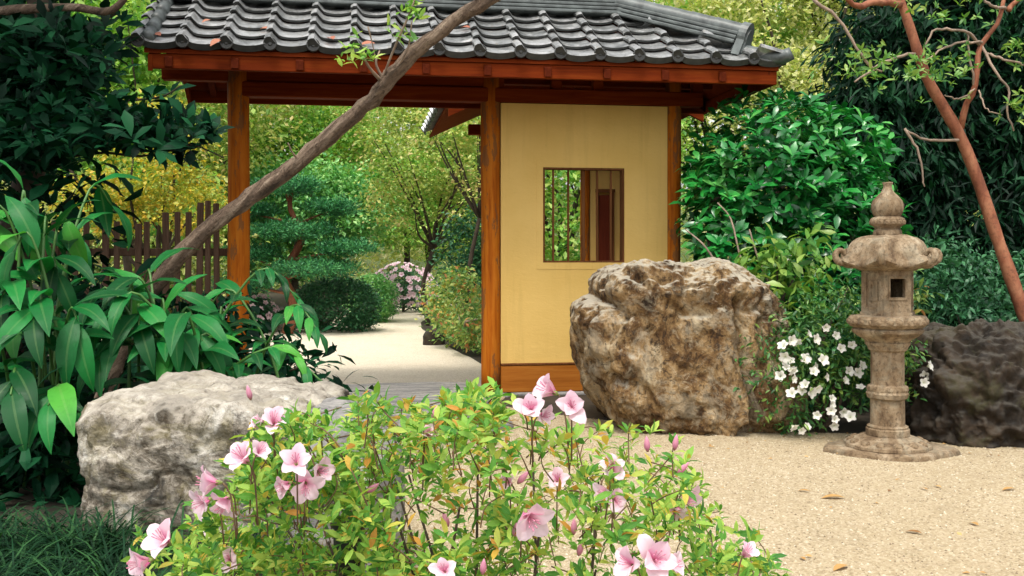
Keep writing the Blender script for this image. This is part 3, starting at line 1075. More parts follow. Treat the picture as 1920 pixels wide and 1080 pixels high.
outline_rock("boulder", [(1078, 610), (1082, 575), (1100, 560), (1117, 556), (1119, 530), (1132, 508), (1160, 502), (1220, 499), (1285, 500), (1315, 492), (1350, 494), (1395, 512),
                         (1430, 535), (1456, 562), (1466, 600), (1470, 680), (1472, 760), (1460, 830), (1400, 850), (1300, 850), (1210, 845), (1165, 810), (1128, 760), (1100, 700), (1082, 650)],
             7.75, 0.62, 0.6, 0.42, 0.17, 2.3, 4, M['boulder'], "large rugged brown boulder in front of the plaster wall", "boulder", 7, zst=0.75,
             cracks=[([(1385, 560), (1398, 640), (1405, 720), (1396, 820)], .05, .17), ([(1120, 552), (1160, 585), (1165, 640)], .03, .06), ([(1150, 700), (1210, 740), (1215, 830)], .035, .06),
                     ([(1330, 690), (1345, 760), (1330, 830)], .04, .09), ([(1175, 520), (1240, 560), (1290, 580), (1350, 570)], .03, .04), ([(1430, 600), (1440, 760)], .03, .08)])
box_rock("boulder", (-1.20, 4.22, 0.32), (0.47, 0.46, 0.42), 7.0, 0.060, 2.6, 3, M['pale_rock'], "pale flat-topped boulder beside the pink azalea", "boulder", 7, rz=-0.08, taper=0.10, frac=0.040)
box_rock("boulder", (-0.72, 4.10, 0.25), (0.24, 0.32, 0.42), 4.0, 0.07, 3.0, 12, M['slab'], "blue-grey low boulder at the right end of the flat-topped boulder", "boulder", 5, rz=0.2)
box_rock("boulder", (3.50, 7.25, 0.20), (0.62, 0.5, 0.52), 3.0, 0.12, 1.8, 8, M['dark_rock'], "dark mossy boulder behind the stone lantern, right edge", "boulder", 7, frac=0.06, fine=1.8)
box_rock("threshold_stone", (-1.25, 8.55, 0.02), (1.02, 0.62, 0.115), 9.0, 0.02, 2.4, 21, M['slab'], "long grey threshold stone between the gate posts", "stone", 5, rz=YAW, rid=.3)
box_rock("step_stone", (-0.75, 7.62, -0.03), (0.74, 0.34, 0.10), 8.0, 0.02, 2.4, 22, M['slab'], "grey step stone in front of the long threshold stone", "stone", 5, rz=YAW - .04, rid=.3)
box_rock("edging_stone", (-4.35, 17.3, 0.08), (0.55, 0.3, 0.16), 3.0, 0.07, 3.0, 31, M['pale_rock'], "reddish edging stone beside the far path under small pink azalea", "stone", 4)
box_rock("edging_stone", (-3.62, 18.0, 0.06), (0.28, 0.22, 0.14), 3.0, 0.06, 3.0, 32, M['pale_rock'], "small edging stone at foot of clipped round shrub", "stone", 4)
box_rock("edging_stone", (-1.15, 14.6, 0.06), (0.14, 0.14, 0.13), 3.0, 0.04, 4.0, 33, M['dark_rock'], "small dark stone at the right edge of the far path", "stone", 4)

# ------------------------------------------------------------------ stone lantern
LX, LY = at(1664, 848, 6.6)[:2]
K = 6.6 / FPX
lan = thing("stone_lantern", (LX, LY, 0), "carved stone lantern with curled roof corners standing on the gravel", "lantern", rz=0.05)


def zz_(y):
    return EYE - (y - HOR) * K


def prof_px(rows):
    return [(r * K, zz_(y)) for r, y in rows]


def rough_mesh(o, amp, freq, seed):
    me = o.data
    V = np.zeros(len(me.vertices) * 3)
    me.vertices.foreach_get("co", V)
    V = V.reshape(-1, 3)
    N = np.zeros_like(V)
    me.vertices.foreach_get("normal", N.ravel()) if False else None
    d = np.c_[fbm(V * freq, 3, seed), fbm(V * freq + 7, 3, seed + 1), fbm(V * freq + 13, 3, seed + 2)] * amp
    me.vertices.foreach_set("co", (V + d).ravel())
    me.update()
    return o


def sharp(o, deg=38):
    o.data.set_sharp_from_angle(angle=math.radians(deg))
    return o


# plinth: an irregular flat slab turned on its corner
poly = [(-0.42, 0.02), (-0.30, -0.16), (-0.12, -0.30), (0.06, -0.33), (0.24, -0.24), (0.43, -0.10), (0.36, 0.14), (0.16, 0.30), (-0.08, 0.33), (-0.32, 0.2)]
pl = spline(np.array(poly + poly[:1]), 50)[:-1]
m = MB()
rings = [(1.0, -0.03), (1.02, 0.004), (1.0, 0.028), (0.95, 0.040), (0.7, 0.044), (0.3, 0.046)]
V = np.concatenate([np.c_[pl * f, np.full(len(pl), z)] for f, z in rings])
kq = len(pl)
Q = [(i * kq + j, i * kq + (j + 1) % kq, (i + 1) * kq + (j + 1) % kq, (i + 1) * kq + j) for i in range(len(rings) - 1) for j in range(kq)]
V = np.concatenate([V, [(0, 0, .046)]])
T = [(len(V) - 1, (len(rings) - 1) * kq + j, (len(rings) - 1) * kq + (j + 1) % kq) for j in range(kq)]
rough_mesh(sharp(m.add(V, Q, T).build("plinth", M['lantern'], lan, smooth=True)), 0.012, 9, 3)


def lat(name, rows, n=48, mod=None, amp=0.004, seed=1, deg=38):
    o = MB().lathe(prof_px(rows), n, mod=mod).build(name, M['lantern'], lan, smooth=True)
    rough_mesh(o, amp, 14, seed)
    return sharp(o, deg)


lb = lat("lotus_base", [(74, 839), (78, 835), (77, 830), (70, 826), (60, 822), (50, 818), (40, 815)], 72, lambda a, r, z: 1 + 0.02 * math.cos(12 * a))
lat("shaft_foot", [(36, 817), (39, 814), (39, 803), (36.5, 801), (37, 798), (32, 795)], seed=2)
lat("shaft", [(31, 800), (31, 770), (30.5, 742)], seed=3)
lat("shaft_band", [(30.5, 748), (36, 745), (38, 737), (36, 733), (37.5, 729), (36, 723), (30, 720)], seed=4)
lat("shaft", [(30, 726), (30, 690), (30, 655)], seed=5)
lat("shaft_head", [(30, 658), (35, 655), (37, 649), (40, 646), (41, 641)], seed=6)
hexm = lambda amt: (lambda a, r, z: 1 + amt * math.cos(6 * a))
plat = lat("platform", [(38, 643), (40, 640), (43, 636), (54, 630), (64, 622), (65, 617), (61, 614), (66, 612), (72, 606), (72, 597), (68, 592), (50, 590)], 72, hexm(0.025), seed=7)
bead = MB().lathe([(0.002, -0.020), (0.012, -0.016), (0.0185, -0.007), (0.0185, 0.007), (0.012, 0.016), (0.002, 0.020)], 12).mesh("bead", M['lantern'], True)
for i in range(26):
    a = i / 26 * 2 * math.pi
    r = 0.0 + 69.5 * K * (1 + .025 * math.cos(6 * a))
    link("bead", bead, plat, matrix=Matrix.Translation((r * math.cos(a), r * math.sin(a), zz_(602))) @ Matrix.Rotation(a, 4, 'Z') @ Matrix.Diagonal((0.8, 1.55 if i % 4 else .8, .95, 1)))
petal = MB().lathe([(0.002, -0.016), (0.022, -0.011), (0.03, 0.0), (0.022, 0.011), (0.002, 0.016)], 12).mesh("lotus_petal", M['lantern'], True)
for i in range(14):
    a = i / 14 * 2 * math.pi + .1
    link("lotus_petal", petal, lb, matrix=Matrix.Translation((.235 * math.cos(a), .235 * math.sin(a), zz_(825.5))) @ Matrix.Rotation(a, 4, 'Z') @ Matrix.Rotation(.55, 4, 'Y') @ Matrix.Diagonal((1.05, 1.15, 1.0, 1)))
# fire box: six panels, openings front and back
RB = 50 * K
ap = RB * math.cos(math.pi / 6)
hw = RB / 2
fz0, fz1 = zz_(592), zz_(497)
fb = MB()
for kf in range(6):
    a = -math.pi / 2 + kf * math.pi / 3
    mm = MB()
    if kf % 3 == 0:
        framed(mm, -hw, hw, fz0, fz1, -hw * .55, hw * .55, zz_(556), zz_(522), 0, 0.035)
    else:
        framed(mm, -hw, hw, fz0, fz1, -hw * .58, hw * .58, zz_(575), zz_(512), 0, 0.012)
        mm.box(-hw * .9, hw * .9, 0.0125, 0.03, fz0 + .01, fz1 - .01)
        framed(mm, -hw * .36, hw * .36, zz_(563), zz_(526), -hw * .2, hw * .2, zz_(556), zz_(533), 0.006, 0.0124)
    for v, q in zip(mm.V, mm.Q):
        ca, sa = math.cos(a + math.pi / 2), math.sin(a + math.pi / 2)
        x, y = v[:, 0], v[:, 1] - ap
        fb.add(np.c_[x * ca - y * sa, x * sa + y * ca, v[:, 2]], None)
    base_n = fb.n - sum(len(v) for v in mm.V)
    for q in mm.Q:
        fb.Q.append(q + base_n)
fbo = fb.build("fire_box", M['lantern'], lan)
for kf in (0, 3):
    a = kf * math.pi / 3
    w = MB()
    framed(w, -hw * .68, hw * .68, zz_(561), zz_(517), -hw * .56, hw * .56, zz_(556.5), zz_(521.5), -0.007, 0.004)
    v = w.V[0]
    v[:, 1] -= ap
    if kf == 3:
        v[:, 0] *= -1
        v[:, 1] *= -1
    w.build("window_rim", M['lantern'], fbo)
for z, r in ((fz0, 1.05), (fz1 - .03, 1.04)):
    MB().lathe([(RB * r, z), (RB * r * 1.01, z + .010), (RB * r, z + .028)], 6).build("fire_box_band", M['lantern'], fbo)
lat("roof_soffit", [(50, 507), (56, 504), (70, 501.5), (72, 499)], 48, hexm(0.04), seed=8)


def roofmod(a, r, z):
    return 1 + 0.10 * math.cos(6 * a) * min(1, r / (90 * K)) ** 2


def capshape():
    rows = [(70, 501), (80, 499), (84, 494), (82, 488), (74, 481), (70, 472), (68, 464), (63, 455), (54, 448), (42, 444), (24, 441)]
    o = MB().lathe(prof_px(rows), 72, mod=roofmod)
    v = o.V[0]
    r = np.hypot(v[:, 0], v[:, 1])
    a = np.arctan2(v[:, 1], v[:, 0])
    v[:, 2] += 0.022 * np.cos(6 * a) * np.clip(r / (90 * K), 0, 1) ** 3
    v[:, 2] += 0.006 * np.clip(np.cos(6 * a), 0, 1) ** 8 * np.clip(1.2 - r / (90 * K), 0, 1)
    return o


cap = capshape().build("roof_cap", M['lantern'], lan, smooth=True)
sharp(rough_mesh(cap, .007, 10, 9), 50)
for i in range(6):
    a = i * math.pi / 3
    sp = []
    for t_ in np.linspace(0, 1, 16):
        th = -1.9 + 5.2 * t_
        rr = 0.050 * (1 - 0.62 * t_)
        sp.append((0.312 + rr * math.cos(th), 0, zz_(478) + rr * math.sin(th)))
    sp = [(0.235, 0, zz_(490)), (0.270, 0, zz_(492))] + sp
    P = np.array(sp)
    P = np.c_[P[:, 0] * math.cos(a), P[:, 0] * math.sin(a), P[:, 2]]
    MB().tube(P, np.r_[[.034, .032], np.linspace(.026, .014, 16)], 10).build("roof_scroll", M['lantern'], cap, smooth=True)
    rib = spline(np.array([(0.10, 0, zz_(444)), (0.18, 0, zz_(448)), (0.235, 0, zz_(460)), (0.262, 0, zz_(482))]), 8)
    for da in (-.05, .05):
        P = np.c_[rib[:, 0] * math.cos(a + da), rib[:, 0] * math.sin(a + da), rib[:, 2]]
        MB().tube(P, np.linspace(.010, .020, 8), 8).build("roof_rib", M['lantern'], cap, smooth=True)
fin = lat("finial", [(24, 443), (26, 439), (25, 432), (22, 430), (23, 427), (30, 421), (31, 412), (29, 409), (23, 406), (26, 401), (29, 392), (29, 384), (26, 376), (19, 368), (12, 361), (8.5, 354), (7.5, 348), (9.5, 344), (9, 342)], 40, seed=11, amp=.003)
for i in range(16):
    a = i / 16 * 2 * math.pi
    link("finial_petal", bead, fin, matrix=Matrix.Translation((30 * K * math.cos(a), 30 * K * math.sin(a), zz_(417))) @ Matrix.Rotation(a, 4, 'Z') @ Matrix.Diagonal((.45, .95, .85, 1)))

# ------------------------------------------------------------------ leaves
def leaf_grid(nl, width, prof, droop=0.0, fold=0.12, wave=0.0):
    """blade along +Y, length 1, upper side +Z; three points across"""
    t = np.linspace(0, 1, nl + 1)
    w = np.array([prof(x) for x in t]) * width
    ang = droop * t ** 1.3
    y = np.concatenate([[0], np.cumsum(np.cos((ang[1:] + ang[:-1]) / 2) / nl)])
    z = np.concatenate([[0], np.cumsum(-np.sin((ang[1:] + ang[:-1]) / 2) / nl)])
    V, UV = [], []
    for i in range(nl + 1):
        wv = wave * math.sin(i * 2.1)
        V += [(-w[i], y[i], z[i] + fold * w[i] + wv * w[i]), (0, y[i], z[i]), (w[i], y[i], z[i] + fold * w[i] - wv * w[i])]
        UV += [(0, t[i]), (.5, t[i]), (1, t[i])]
    Q = []
    for i in range(nl):
        a = i * 3
        Q += [(a, a + 1, a + 4, a + 3), (a + 1, a + 2, a + 5, a + 4)]
    return np.array(V), np.array(Q), np.array(UV)


def diamond(w, fold=0.25):
    V = np.array([(0, 0, 0), (-w, .5, fold * w), (0, 1, -.05), (w, .5, fold * w)])
    return V, np.array([(0, 3, 2), (0, 2, 1)]), np.array([(.5, 0), (0, .5), (.5, 1), (1, .5)])


ell = lambda x: max(0.03, math.sin(math.pi * min(1, x * 1.0)) ** 0.8)
obo = lambda x: max(0.03, math.sin(math.pi * x ** 1.35) ** 0.85)
lan_ = lambda x: max(0.03, math.sin(math.pi * (x ** 0.8)) ** 0.9)
T_AZ = leaf_grid(3, 0.165, ell, 0.5, 0.25)
T_OBO = leaf_grid(3, 0.19, obo, 0.6, 0.18)
T_GIN = leaf_grid(8, 0.145, lan_, 1.15, 0.22, 0.10)
T_DIA = diamond(0.30)
T_NAR = diamond(0.13)
T_THIN = diamond(0.07)
T_BLADE = leaf_grid(5, 0.013, lambda x: 1 - 0.9 * x ** 2, 1.7, 0.1)


def norm(v):
    return v / (np.linalg.norm(v, axis=-1, keepdims=True) + 1e-9)


def rand_dirs(n):
    return norm(rng.normal(size=(n, 3)))


def frames(d, up):
    y = norm(d)
    x = norm(np.cross(y, up))
    z = np.cross(x, y)
    return x, y, z


def merged(T, pos, d, up, size):
    V, F, UV = T
    x, y, z = frames(d, up)
    P = pos[:, None, :] + size[:, None, None] * (x[:, None, :] * V[None, :, 0:1] + y[:, None, :] * V[None, :, 1:2] + z[:, None, :] * V[None, :, 2:3])
    n, k = len(pos), len(V)
    FF = (F[None] + (np.arange(n) * k)[:, None, None]).reshape(-1, F.shape[1])
    return P.reshape(-1, 3), FF, np.tile(UV, (n, 1))


_tm = {}


def foliage(parent, T, pos, d, up, size, mat, nparts=0, rest="leaves", part="leaf", smooth=False):
    """leaves of one plant: the nearest ones as parts, the others as one mass"""
    base = np.array(parent.location[:])
    pos = np.asarray(pos, float)
    if nparts:
        px = 960 + FPX * pos[:, 0] / np.maximum(pos[:, 1], .3)
        py = HOR - FPX * (pos[:, 2] - EYE) / np.maximum(pos[:, 1], .3)
        vis = (px > 5) & (px < 1915) & (py > 5) & (py < 1075)
        score = size / pos[:, 1] * (1 - 0.25 * (pos[:, 1] - pos[:, 1].min()) / (np.ptp(pos[:, 1]) + 1e-6)) * vis
        order = np.argsort(-score)
        pick = order[:nparts]
        key = (id(T), mat.name)
        if key not in _tm:
            _tm[key] = make_mesh(part, T[0], T[1], mat, T[2], smooth=True)
        x, y, z = frames(d[pick], up[pick])
        for j, i in enumerate(pick):
            if score[i] <= 0:
                continue
            s = size[i]
            m = Matrix(((x[j, 0] * s, y[j, 0] * s, z[j, 0] * s, pos[i, 0] - base[0]), (x[j, 1] * s, y[j, 1] * s, z[j, 1] * s, pos[i, 1] - base[1]),
                        (x[j, 2] * s, y[j, 2] * s, z[j, 2] * s, pos[i, 2] - base[2]), (0, 0, 0, 1)))
            link(part, _tm[key], parent, matrix=m)
        keep = np.ones(len(pos), bool)
        keep[pick[score[pick] > 0]] = False
        pos, d, up, size = pos[keep], d[keep], up[keep], size[keep]
    if len(pos):
        V, F, UV = merged(T, pos, d, up, size)
        o = link(rest, make_mesh(rest, V - base, F, mat, UV, smooth=smooth), parent)
        o["kind"] = "stuff"
        return o


def rosettes(tips, axes, k, size, spread=1.0, jit=0.25):
    """k leaves round every twig tip"""
    n = len(tips)
    a = norm(axes)
    ref = np.tile([0.13, 0.22, 0.97], (n, 1))
    ref[np.abs(a[:, 2]) > .9] = [0.97, 0.2, 0.1]
    x = norm(np.cross(a, ref))
    y = np.cross(a, x)
    ph = rng.uniform(0, 6.28, n)[:, None] + np.arange(k)[None] * 2.4
    el = spread * rng.uniform(0.55, 1.15, (n, k))
    r = np.cos(ph)[..., None] * x[:, None] + np.sin(ph)[..., None] * y[:, None]
    d = np.cos(el)[..., None] * a[:, None] + np.sin(el)[..., None] * r + rng.normal(0, jit * .5, (n, k, 3))
    up = a[:, None] * np.ones((1, k, 1)) + rng.normal(0, jit, (n, k, 3))
    pos = tips[:, None] - a[:, None] * (rng.random((n, k, 1)) * size * 0.5)
    s = size * rng.uniform(.45, 1.2, (n, k))
    return pos.reshape(-1, 3), d.reshape(-1, 3), up.reshape(-1, 3), s.ravel()


def blob(center, radii, n, shell=0.55):
    d = rand_dirs(n)
    r = (shell ** 3 + (1 - shell ** 3) * rng.random(n)) ** (1 / 3)
    return np.asarray(center) + d * r[:, None] * np.asarray(radii), d


def clump_leaves(centers, rad, per, size, flat=0.55, droop=0.3):
    """leaves gathered in clumps about the given centres"""
    n = len(centers)
    off = rng.normal(size=(n, per, 3)) * np.array([1, 1, flat]) * 0.55
    rad = np.broadcast_to(rad, (n,))
    pos = centers[:, None] + off * rad[:, None, None]
    d = off * np.array([1, 1, .4]) + rng.normal(size=off.shape) * .6 + np.array([0, 0, -droop])
    up = np.array([0, 0, 1.0]) + rng.normal(size=off.shape) * .55 + off * .3
    s = size * rng.uniform(.55, 1.3, (n, per))
    return pos.reshape(-1, 3), d.reshape(-1, 3), up.reshape(-1, 3), s.ravel()


def limbs(parent, root, tops, r0, mat, name="branch", n=7, bend=0.25, rt=0.006):
    """one mesh per limb, curving from root to each top"""
    base = np.array(parent.location[:])
    for tp in tops:
        tp = np.asarray(tp, float)
        mid = (root + tp) / 2 + rng.normal(0, 1, 3) * bend * np.linalg.norm(tp - root) * .3
        P = spline(np.array([root, mid, tp]), n)
        MB().tube(P, np.linspace(r0, rt, n), 6).build(name, mat, parent, smooth=True, base=base)


# leaf colours
LM = {}
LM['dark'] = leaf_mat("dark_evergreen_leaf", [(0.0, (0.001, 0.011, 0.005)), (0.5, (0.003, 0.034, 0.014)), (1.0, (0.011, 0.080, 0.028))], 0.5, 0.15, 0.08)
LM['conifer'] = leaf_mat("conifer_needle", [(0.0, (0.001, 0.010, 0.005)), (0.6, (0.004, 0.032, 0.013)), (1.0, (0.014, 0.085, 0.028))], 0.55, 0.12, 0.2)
LM['gloss'] = leaf_mat("glossy_shrub_leaf", [(0.0, (0.005, 0.075, 0.016)), (0.45, (0.014, 0.19, 0.032)), (0.85, (0.032, 0.32, 0.048)), (1.0, (0.13, 0.45, 0.10))], 0.28, 0.2, 0.6)
LM['ginger'] = leaf_mat("ginger_leaf", [(0.0, (0.003, 0.055, 0.012)), (0.5, (0.007, 0.125, 0.026)), (0.9, (0.015, 0.22, 0.040)), (1.0, (0.08, 0.36, 0.04))], 0.38, 0.25, 0.28, rib=0.14, patch=0.1)
LM['azalea'] = leaf_mat("azalea_leaf", [(0.0, (0.05, 0.20, 0.035)), (0.25, (0.13, 0.36, 0.05)), (0.55, (0.30, 0.52, 0.08)), (0.88, (0.52, 0.64, 0.13)), (0.95, (0.72, 0.56, 0.10)), (1.0, (0.60, 0.28, 0.05))], 0.5, 0.4, 0.3, rib=0.2, patch=0.12)
LM['white_az'] = leaf_mat("white_azalea_leaf", [(0.0, (0.020, 0.085, 0.020)), (0.6, (0.06, 0.20, 0.04)), (1.0, (0.24, 0.36, 0.07))], 0.42, 0.25)
LM['lime'] = leaf_mat("lime_leaf", [(0.0, (0.06, 0.20, 0.03)), (0.5, (0.15, 0.34, 0.05)), (1.0, (0.34, 0.46, 0.10))], 0.4, 0.35)
LM['yellow'] = leaf_mat("yellow_maple_leaf", [(0.0, (0.22, 0.32, 0.05)), (0.4, (0.42, 0.46, 0.06)), (0.8, (0.72, 0.58, 0.07)), (1.0, (0.74, 0.46, 0.06))], 0.5, 0.45)
LM['sunny'] = leaf_mat("sunny_leaf", [(0.0, (0.34, 0.46, 0.13)), (0.35, (0.58, 0.64, 0.22)), (0.7, (0.78, 0.76, 0.38)), (1.0, (0.88, 0.83, 0.58))], 0.5, 0.45)
LM['bright'] = leaf_mat("bright_green_leaf", [(0.0, (0.10, 0.30, 0.05)), (0.5, (0.28, 0.55, 0.09)), (1.0, (0.55, 0.68, 0.18))], 0.45, 0.4)
LM['olive'] = leaf_mat("olive_leaf", [(0.0, (0.15, 0.30, 0.05)), (0.45, (0.38, 0.52, 0.11)), (0.8, (0.62, 0.65, 0.20)), (1.0, (0.66, 0.52, 0.22))], 0.5, 0.4)
LM['blue'] = leaf_mat("blue_green_leaf", [(0.0, (0.06, 0.26, 0.07)), (0.5, (0.18, 0.48, 0.13)), (1.0, (0.38, 0.64, 0.22))], 0.45, 0.3)
LM['pine'] = leaf_mat("pine_needle", [(0.0, (0.012, 0.10, 0.035)), (0.5, (0.035, 0.22, 0.075)), (1.0, (0.10, 0.36, 0.11))], 0.5, 0.2)
LM['clip'] = leaf_mat("clipped_leaf", [(0.0, (0.012, 0.07, 0.028)), (0.5, (0.03, 0.14, 0.055)), (1.0, (0.07, 0.24, 0.09))], 0.45, 0.2)
LM['mixed'] = leaf_mat("mixed_shrub_leaf", [(0.0, (0.08, 0.22, 0.06)), (0.5, (0.24, 0.40, 0.10)), (0.86, (0.46, 0.54, 0.15)), (0.95, (0.62, 0.42, 0.10)), (1.0, (0.60, 0.24, 0.10))], 0.5, 0.35)
LM['grass'] = leaf_mat("dark_grass", [(0.0, (0.003, 0.018, 0.007)), (0.6, (0.008, 0.045, 0.016)), (1.0, (0.035, 0.11, 0.032))], 0.55, 0.2, 0.15, patch=.1)
LM['dry'] = leaf_mat("dry_leaf", [(0.0, (0.20, 0.09, 0.03)), (0.5, (0.42, 0.22, 0.06)), (1.0, (0.55, 0.36, 0.14))], 0.7, 0.1)
LM['red_dry'] = leaf_mat("red_dry_leaf", [(0.0, (0.30, 0.09, 0.05)), (1.0, (0.52, 0.22, 0.13))], 0.7, 0.1)


def petal_mat(name, edge, mid, throat):
    m, nt, p, out = new_mat(name)
    uv = nt.nodes.new("ShaderNodeUVMap")
    s = nt.nodes.new("ShaderNodeSeparateXYZ")
    nt.links.new(uv.outputs[0], s.inputs[0])
    c = ramp(nt, [(0.0, throat), (0.28, mid), (0.60, edge), (1.0, edge)], s.outputs[1])
    nt.links.new(c, p.inputs["Base Color"])
    p.inputs["Roughness"].default_value = 0.6
    t = nt.nodes.new("ShaderNodeBsdfTranslucent")
    nt.links.new(c, t.inputs[0])
    mx = nt.nodes.new("ShaderNodeMixShader")
    mx.inputs[0].default_value = 0.35
    nt.links.new(p.outputs[0], mx.inputs[1])
    nt.links.new(t.outputs[0], mx.inputs[2])
    nt.links.new(mx.outputs[0], out.inputs[0])
    return m


PM = petal_mat("pink_petal", (0.88, 0.68, 0.755), (0.85, 0.52, 0.63), (0.68, 0.22, 0.38))
PU = petal_mat("blotched_petal", (0.84, 0.56, 0.66), (0.76, 0.22, 0.42), (0.62, 0.08, 0.28))
PW = petal_mat("white_petal", (0.82, 0.80, 0.74), (0.78, 0.78, 0.66), (0.55, 0.60, 0.35))
PB = petal_mat("bud_petal", (0.80, 0.36, 0.50), (0.72, 0.28, 0.42), (0.40, 0.22, 0.15))
M['calyx'] = plain_mat("calyx", (0.20, 0.24, 0.06), 0.7)
pprof = lambda x: 0.22 + 0.78 * max(0.0, math.sin(math.pi * min(1, 0.12 + 0.86 * x ** 0.9))) ** 0.8


def petal_template(seed=0):
    """funnel petal: starts along the axis +Z, then opens outwards to +Y; ruffled towards the rim"""
    nl, nu, W = 9, 7, 0.33
    r_ = np.random.default_rng(100 + seed)
    ph = r_.uniform(0, 6.28, 4)
    V, UV = [], []
    y = z = 0.0
    for i in range(nl + 1):
        t_ = i / nl
        th = 0.30 + 1.25 * t_ ** 1.2 + (0.5 * max(0, t_ - .75) if seed % 2 else 0)
        if i:
            y += math.sin(th) / nl
            z += math.cos(th) / nl
        w = W * (pprof(t_) if t_ < 1 else 0.16) * (0.38 + 0.62 * min(1, t_ * 2.2))
        for j in range(nu):
            u = (j - (nu - 1) / 2) / ((nu - 1) / 2)
            cup = 0.30 * (u * u) * w * (1 - .7 * t_)
            ruf = 0.16 * w * t_ ** 1.5 * (abs(u) ** 1.2) * math.sin(9 * t_ + ph[0] + 2.2 * u) + 0.05 * t_ * math.sin(5 * u + ph[1] + 3 * t_) * w
            V.append((u * w * (1 + .10 * math.sin(11 * t_ + ph[2]) * t_) + .03 * math.sin(4 * t_ + ph[3]) * t_, y - .035 * abs(u) * (t_ > .9), z + cup + ruf - .03 * (abs(u) < .2) * t_))
            UV.append((j / (nu - 1), t_))
    Q = [(i * nu + j, i * nu + j + 1, (i + 1) * nu + j + 1, (i + 1) * nu + j) for i in range(nl) for j in range(nu - 1)]
    return np.array(V), np.array(Q), np.array(UV)


TPS = [petal_template(k_) for k_ in range(4)]
TP = TPS[0]
petal_me = {(k_, q_): make_mesh("petal", T_[0], T_[1], m_, T_[2], smooth=True) for q_, T_ in enumerate(TPS) for k_, m_ in (("pink", PM), ("blotch", PU), ("white", PW))}
# whole-flower mesh for flowers too small to show single petals
def flower_merged(mat, name):
    Vs, Fs, Us, n_ = [], [], [], 0
    for i in range(5):
        V0, F0, U0 = TPS[i % 4]
        a = i * 2 * math.pi / 5
        Vs.append(np.c_[V0[:, 0] * math.cos(a) - V0[:, 1] * math.sin(a), V0[:, 0] * math.sin(a) + V0[:, 1] * math.cos(a), V0[:, 2]])
        Fs.append(F0 + n_); Us.append(U0); n_ += len(V0)
    return make_mesh(name, np.concatenate(Vs), np.concatenate(Fs), mat, np.concatenate(Us), smooth=True)


fl_white = flower_merged(PW, "flower")
fl_pink = flower_merged(PM, "flower")
cal_me = MB().lathe([(0.02, -0.12), (0.06, -0.05), (0.10, 0.05), (0.075, 0.16)], 8).mesh("flower_base", M['calyx'], True)
bud_pts = [(0.03, -.1), (0.10, 0.0), (0.19, .22), (0.20, .45), (0.13, .75), (0.02, 1.0)]
bm_ = MB().lathe(bud_pts, 10)
bud_me = make_mesh("flower_bud", bm_.V[0], [bm_.Q[0], bm_.T[0]], PB, np.c_[np.zeros(len(bm_.V[0])), (bm_.V[0][:, 2] + .1) / 1.1], smooth=True)


sm_ = MB()
for k_ in range(7):
    a_ = k_ * .9
    sp_ = np.array([(0, 0, .1), (.06 * math.cos(a_), .06 * math.sin(a_), .45), (.16 * math.cos(a_), .16 * math.sin(a_) + .05, .78 + .04 * (k_ % 3))])
    sm_.tube(spline(sp_, 5), np.array([.010, .009, .008, .008, .022]), 5)
M['stamen'] = plain_mat("stamen", (0.62, 0.22, 0.32), 0.6)
stamen_me = sm_.mesh("stamens", M['stamen'], True)


def axis_matrix(pos, axis, roll, s):
    z = Vector(axis).normalized()
    ref = Vector((0, 0, 1)) if abs(z.z) < .9 else Vector((0, 1, 0))
    x = ref.cross(z).normalized()
    y = z.cross(x)
    m = Matrix(((x.x, y.x, z.x, pos[0]), (x.y, y.y, z.y, pos[1]), (x.z, y.z, z.z, pos[2]), (0, 0, 0, 1)))
    return m @ Matrix.Rotation(roll, 4, 'Z') @ Matrix.Scale(s, 4)


def big_flower(parent, pos, axis, s, roll=0.0, close=0.0):
    """flower as a part; its petals are sub-parts"""
    base = np.array(parent.location[:])
    f = link("flower", cal_me, parent, matrix=axis_matrix(np.asarray(pos) - base, axis, roll, s))
    for i in range(5):
        tilt = Matrix.Rotation(close + rng.normal(0, .16), 4, 'X') if True else Matrix()
        m = Matrix.Rotation(i * 2 * math.pi / 5 + rng.normal(0, .06), 4, 'Z') @ tilt @ Matrix.Diagonal((rng.uniform(.85, 1.1), rng.uniform(.85, 1.1), rng.uniform(.9, 1.2), 1))
        if i == 0:
            link("stamens", stamen_me, f)
        link("petal", petal_me[("blotch" if i == 0 else "pink", int(rng.integers(0, 4)))], f, matrix=m)
    return f


M['azstem'] = plain_mat("azalea_twig", (0.13, 0.075, 0.035), 0.8, 0.4, 30.0)
# ------------------------------------------------------------------ pink azalea in the foreground
AZ = thing("azalea_bush", (-0.02, 2.15, 0), "leafy azalea bush with open pale pink flowers filling the near foreground", "azalea")
env = np.array([(330, 1010), (380, 930), (430, 850), (470, 790), (520, 775), (600, 775), (700, 735), (800, 745), (880, 715), (950, 740), (1050, 790), (1150, 790), (1220, 775), (1290, 815), (1330, 900), (1380, 985), (1440, 1020), (1500, 1060)], float)


def az_sample(n):
    out_ = []
    while len(out_) < n:
        Y = rng.uniform(1.72, 2.55)
        px = rng.uniform(340, 1490)
        top = np.interp(px, env[:, 0], env[:, 1])
        shoot = rng.random() < .07
        top = top + (0 if shoot else 42 + 26 * math.sin(px / 47.0) + 14 * math.sin(px / 19.0))
        top = top + (Y - 2.0) * 40                       # the crown stays level in space, so its far part sits lower in view
        py = top + rng.uniform(0, 40) if shoot else top + (1130 - top) * rng.random() + rng.normal(0, 14)
        dens = 1.0
        if px > 950:
            dens = 0.28
        if px > 1320:
            dens = 0.27
        if px < 460:
            dens = 0.35
        if 430 < px < 700 and py > 945:
            dens = 0.30 if Y < 2.2 else .45
        dens *= np.clip(0.62 + 1.9 * float(vnoise(np.array([[px / 75.0, py / 75.0, Y * 6]]), 5)[0]), 0.05, 1.3)
        if rng.random() < dens:
            out_.append(at(px, py, Y))
    return np.array(out_)


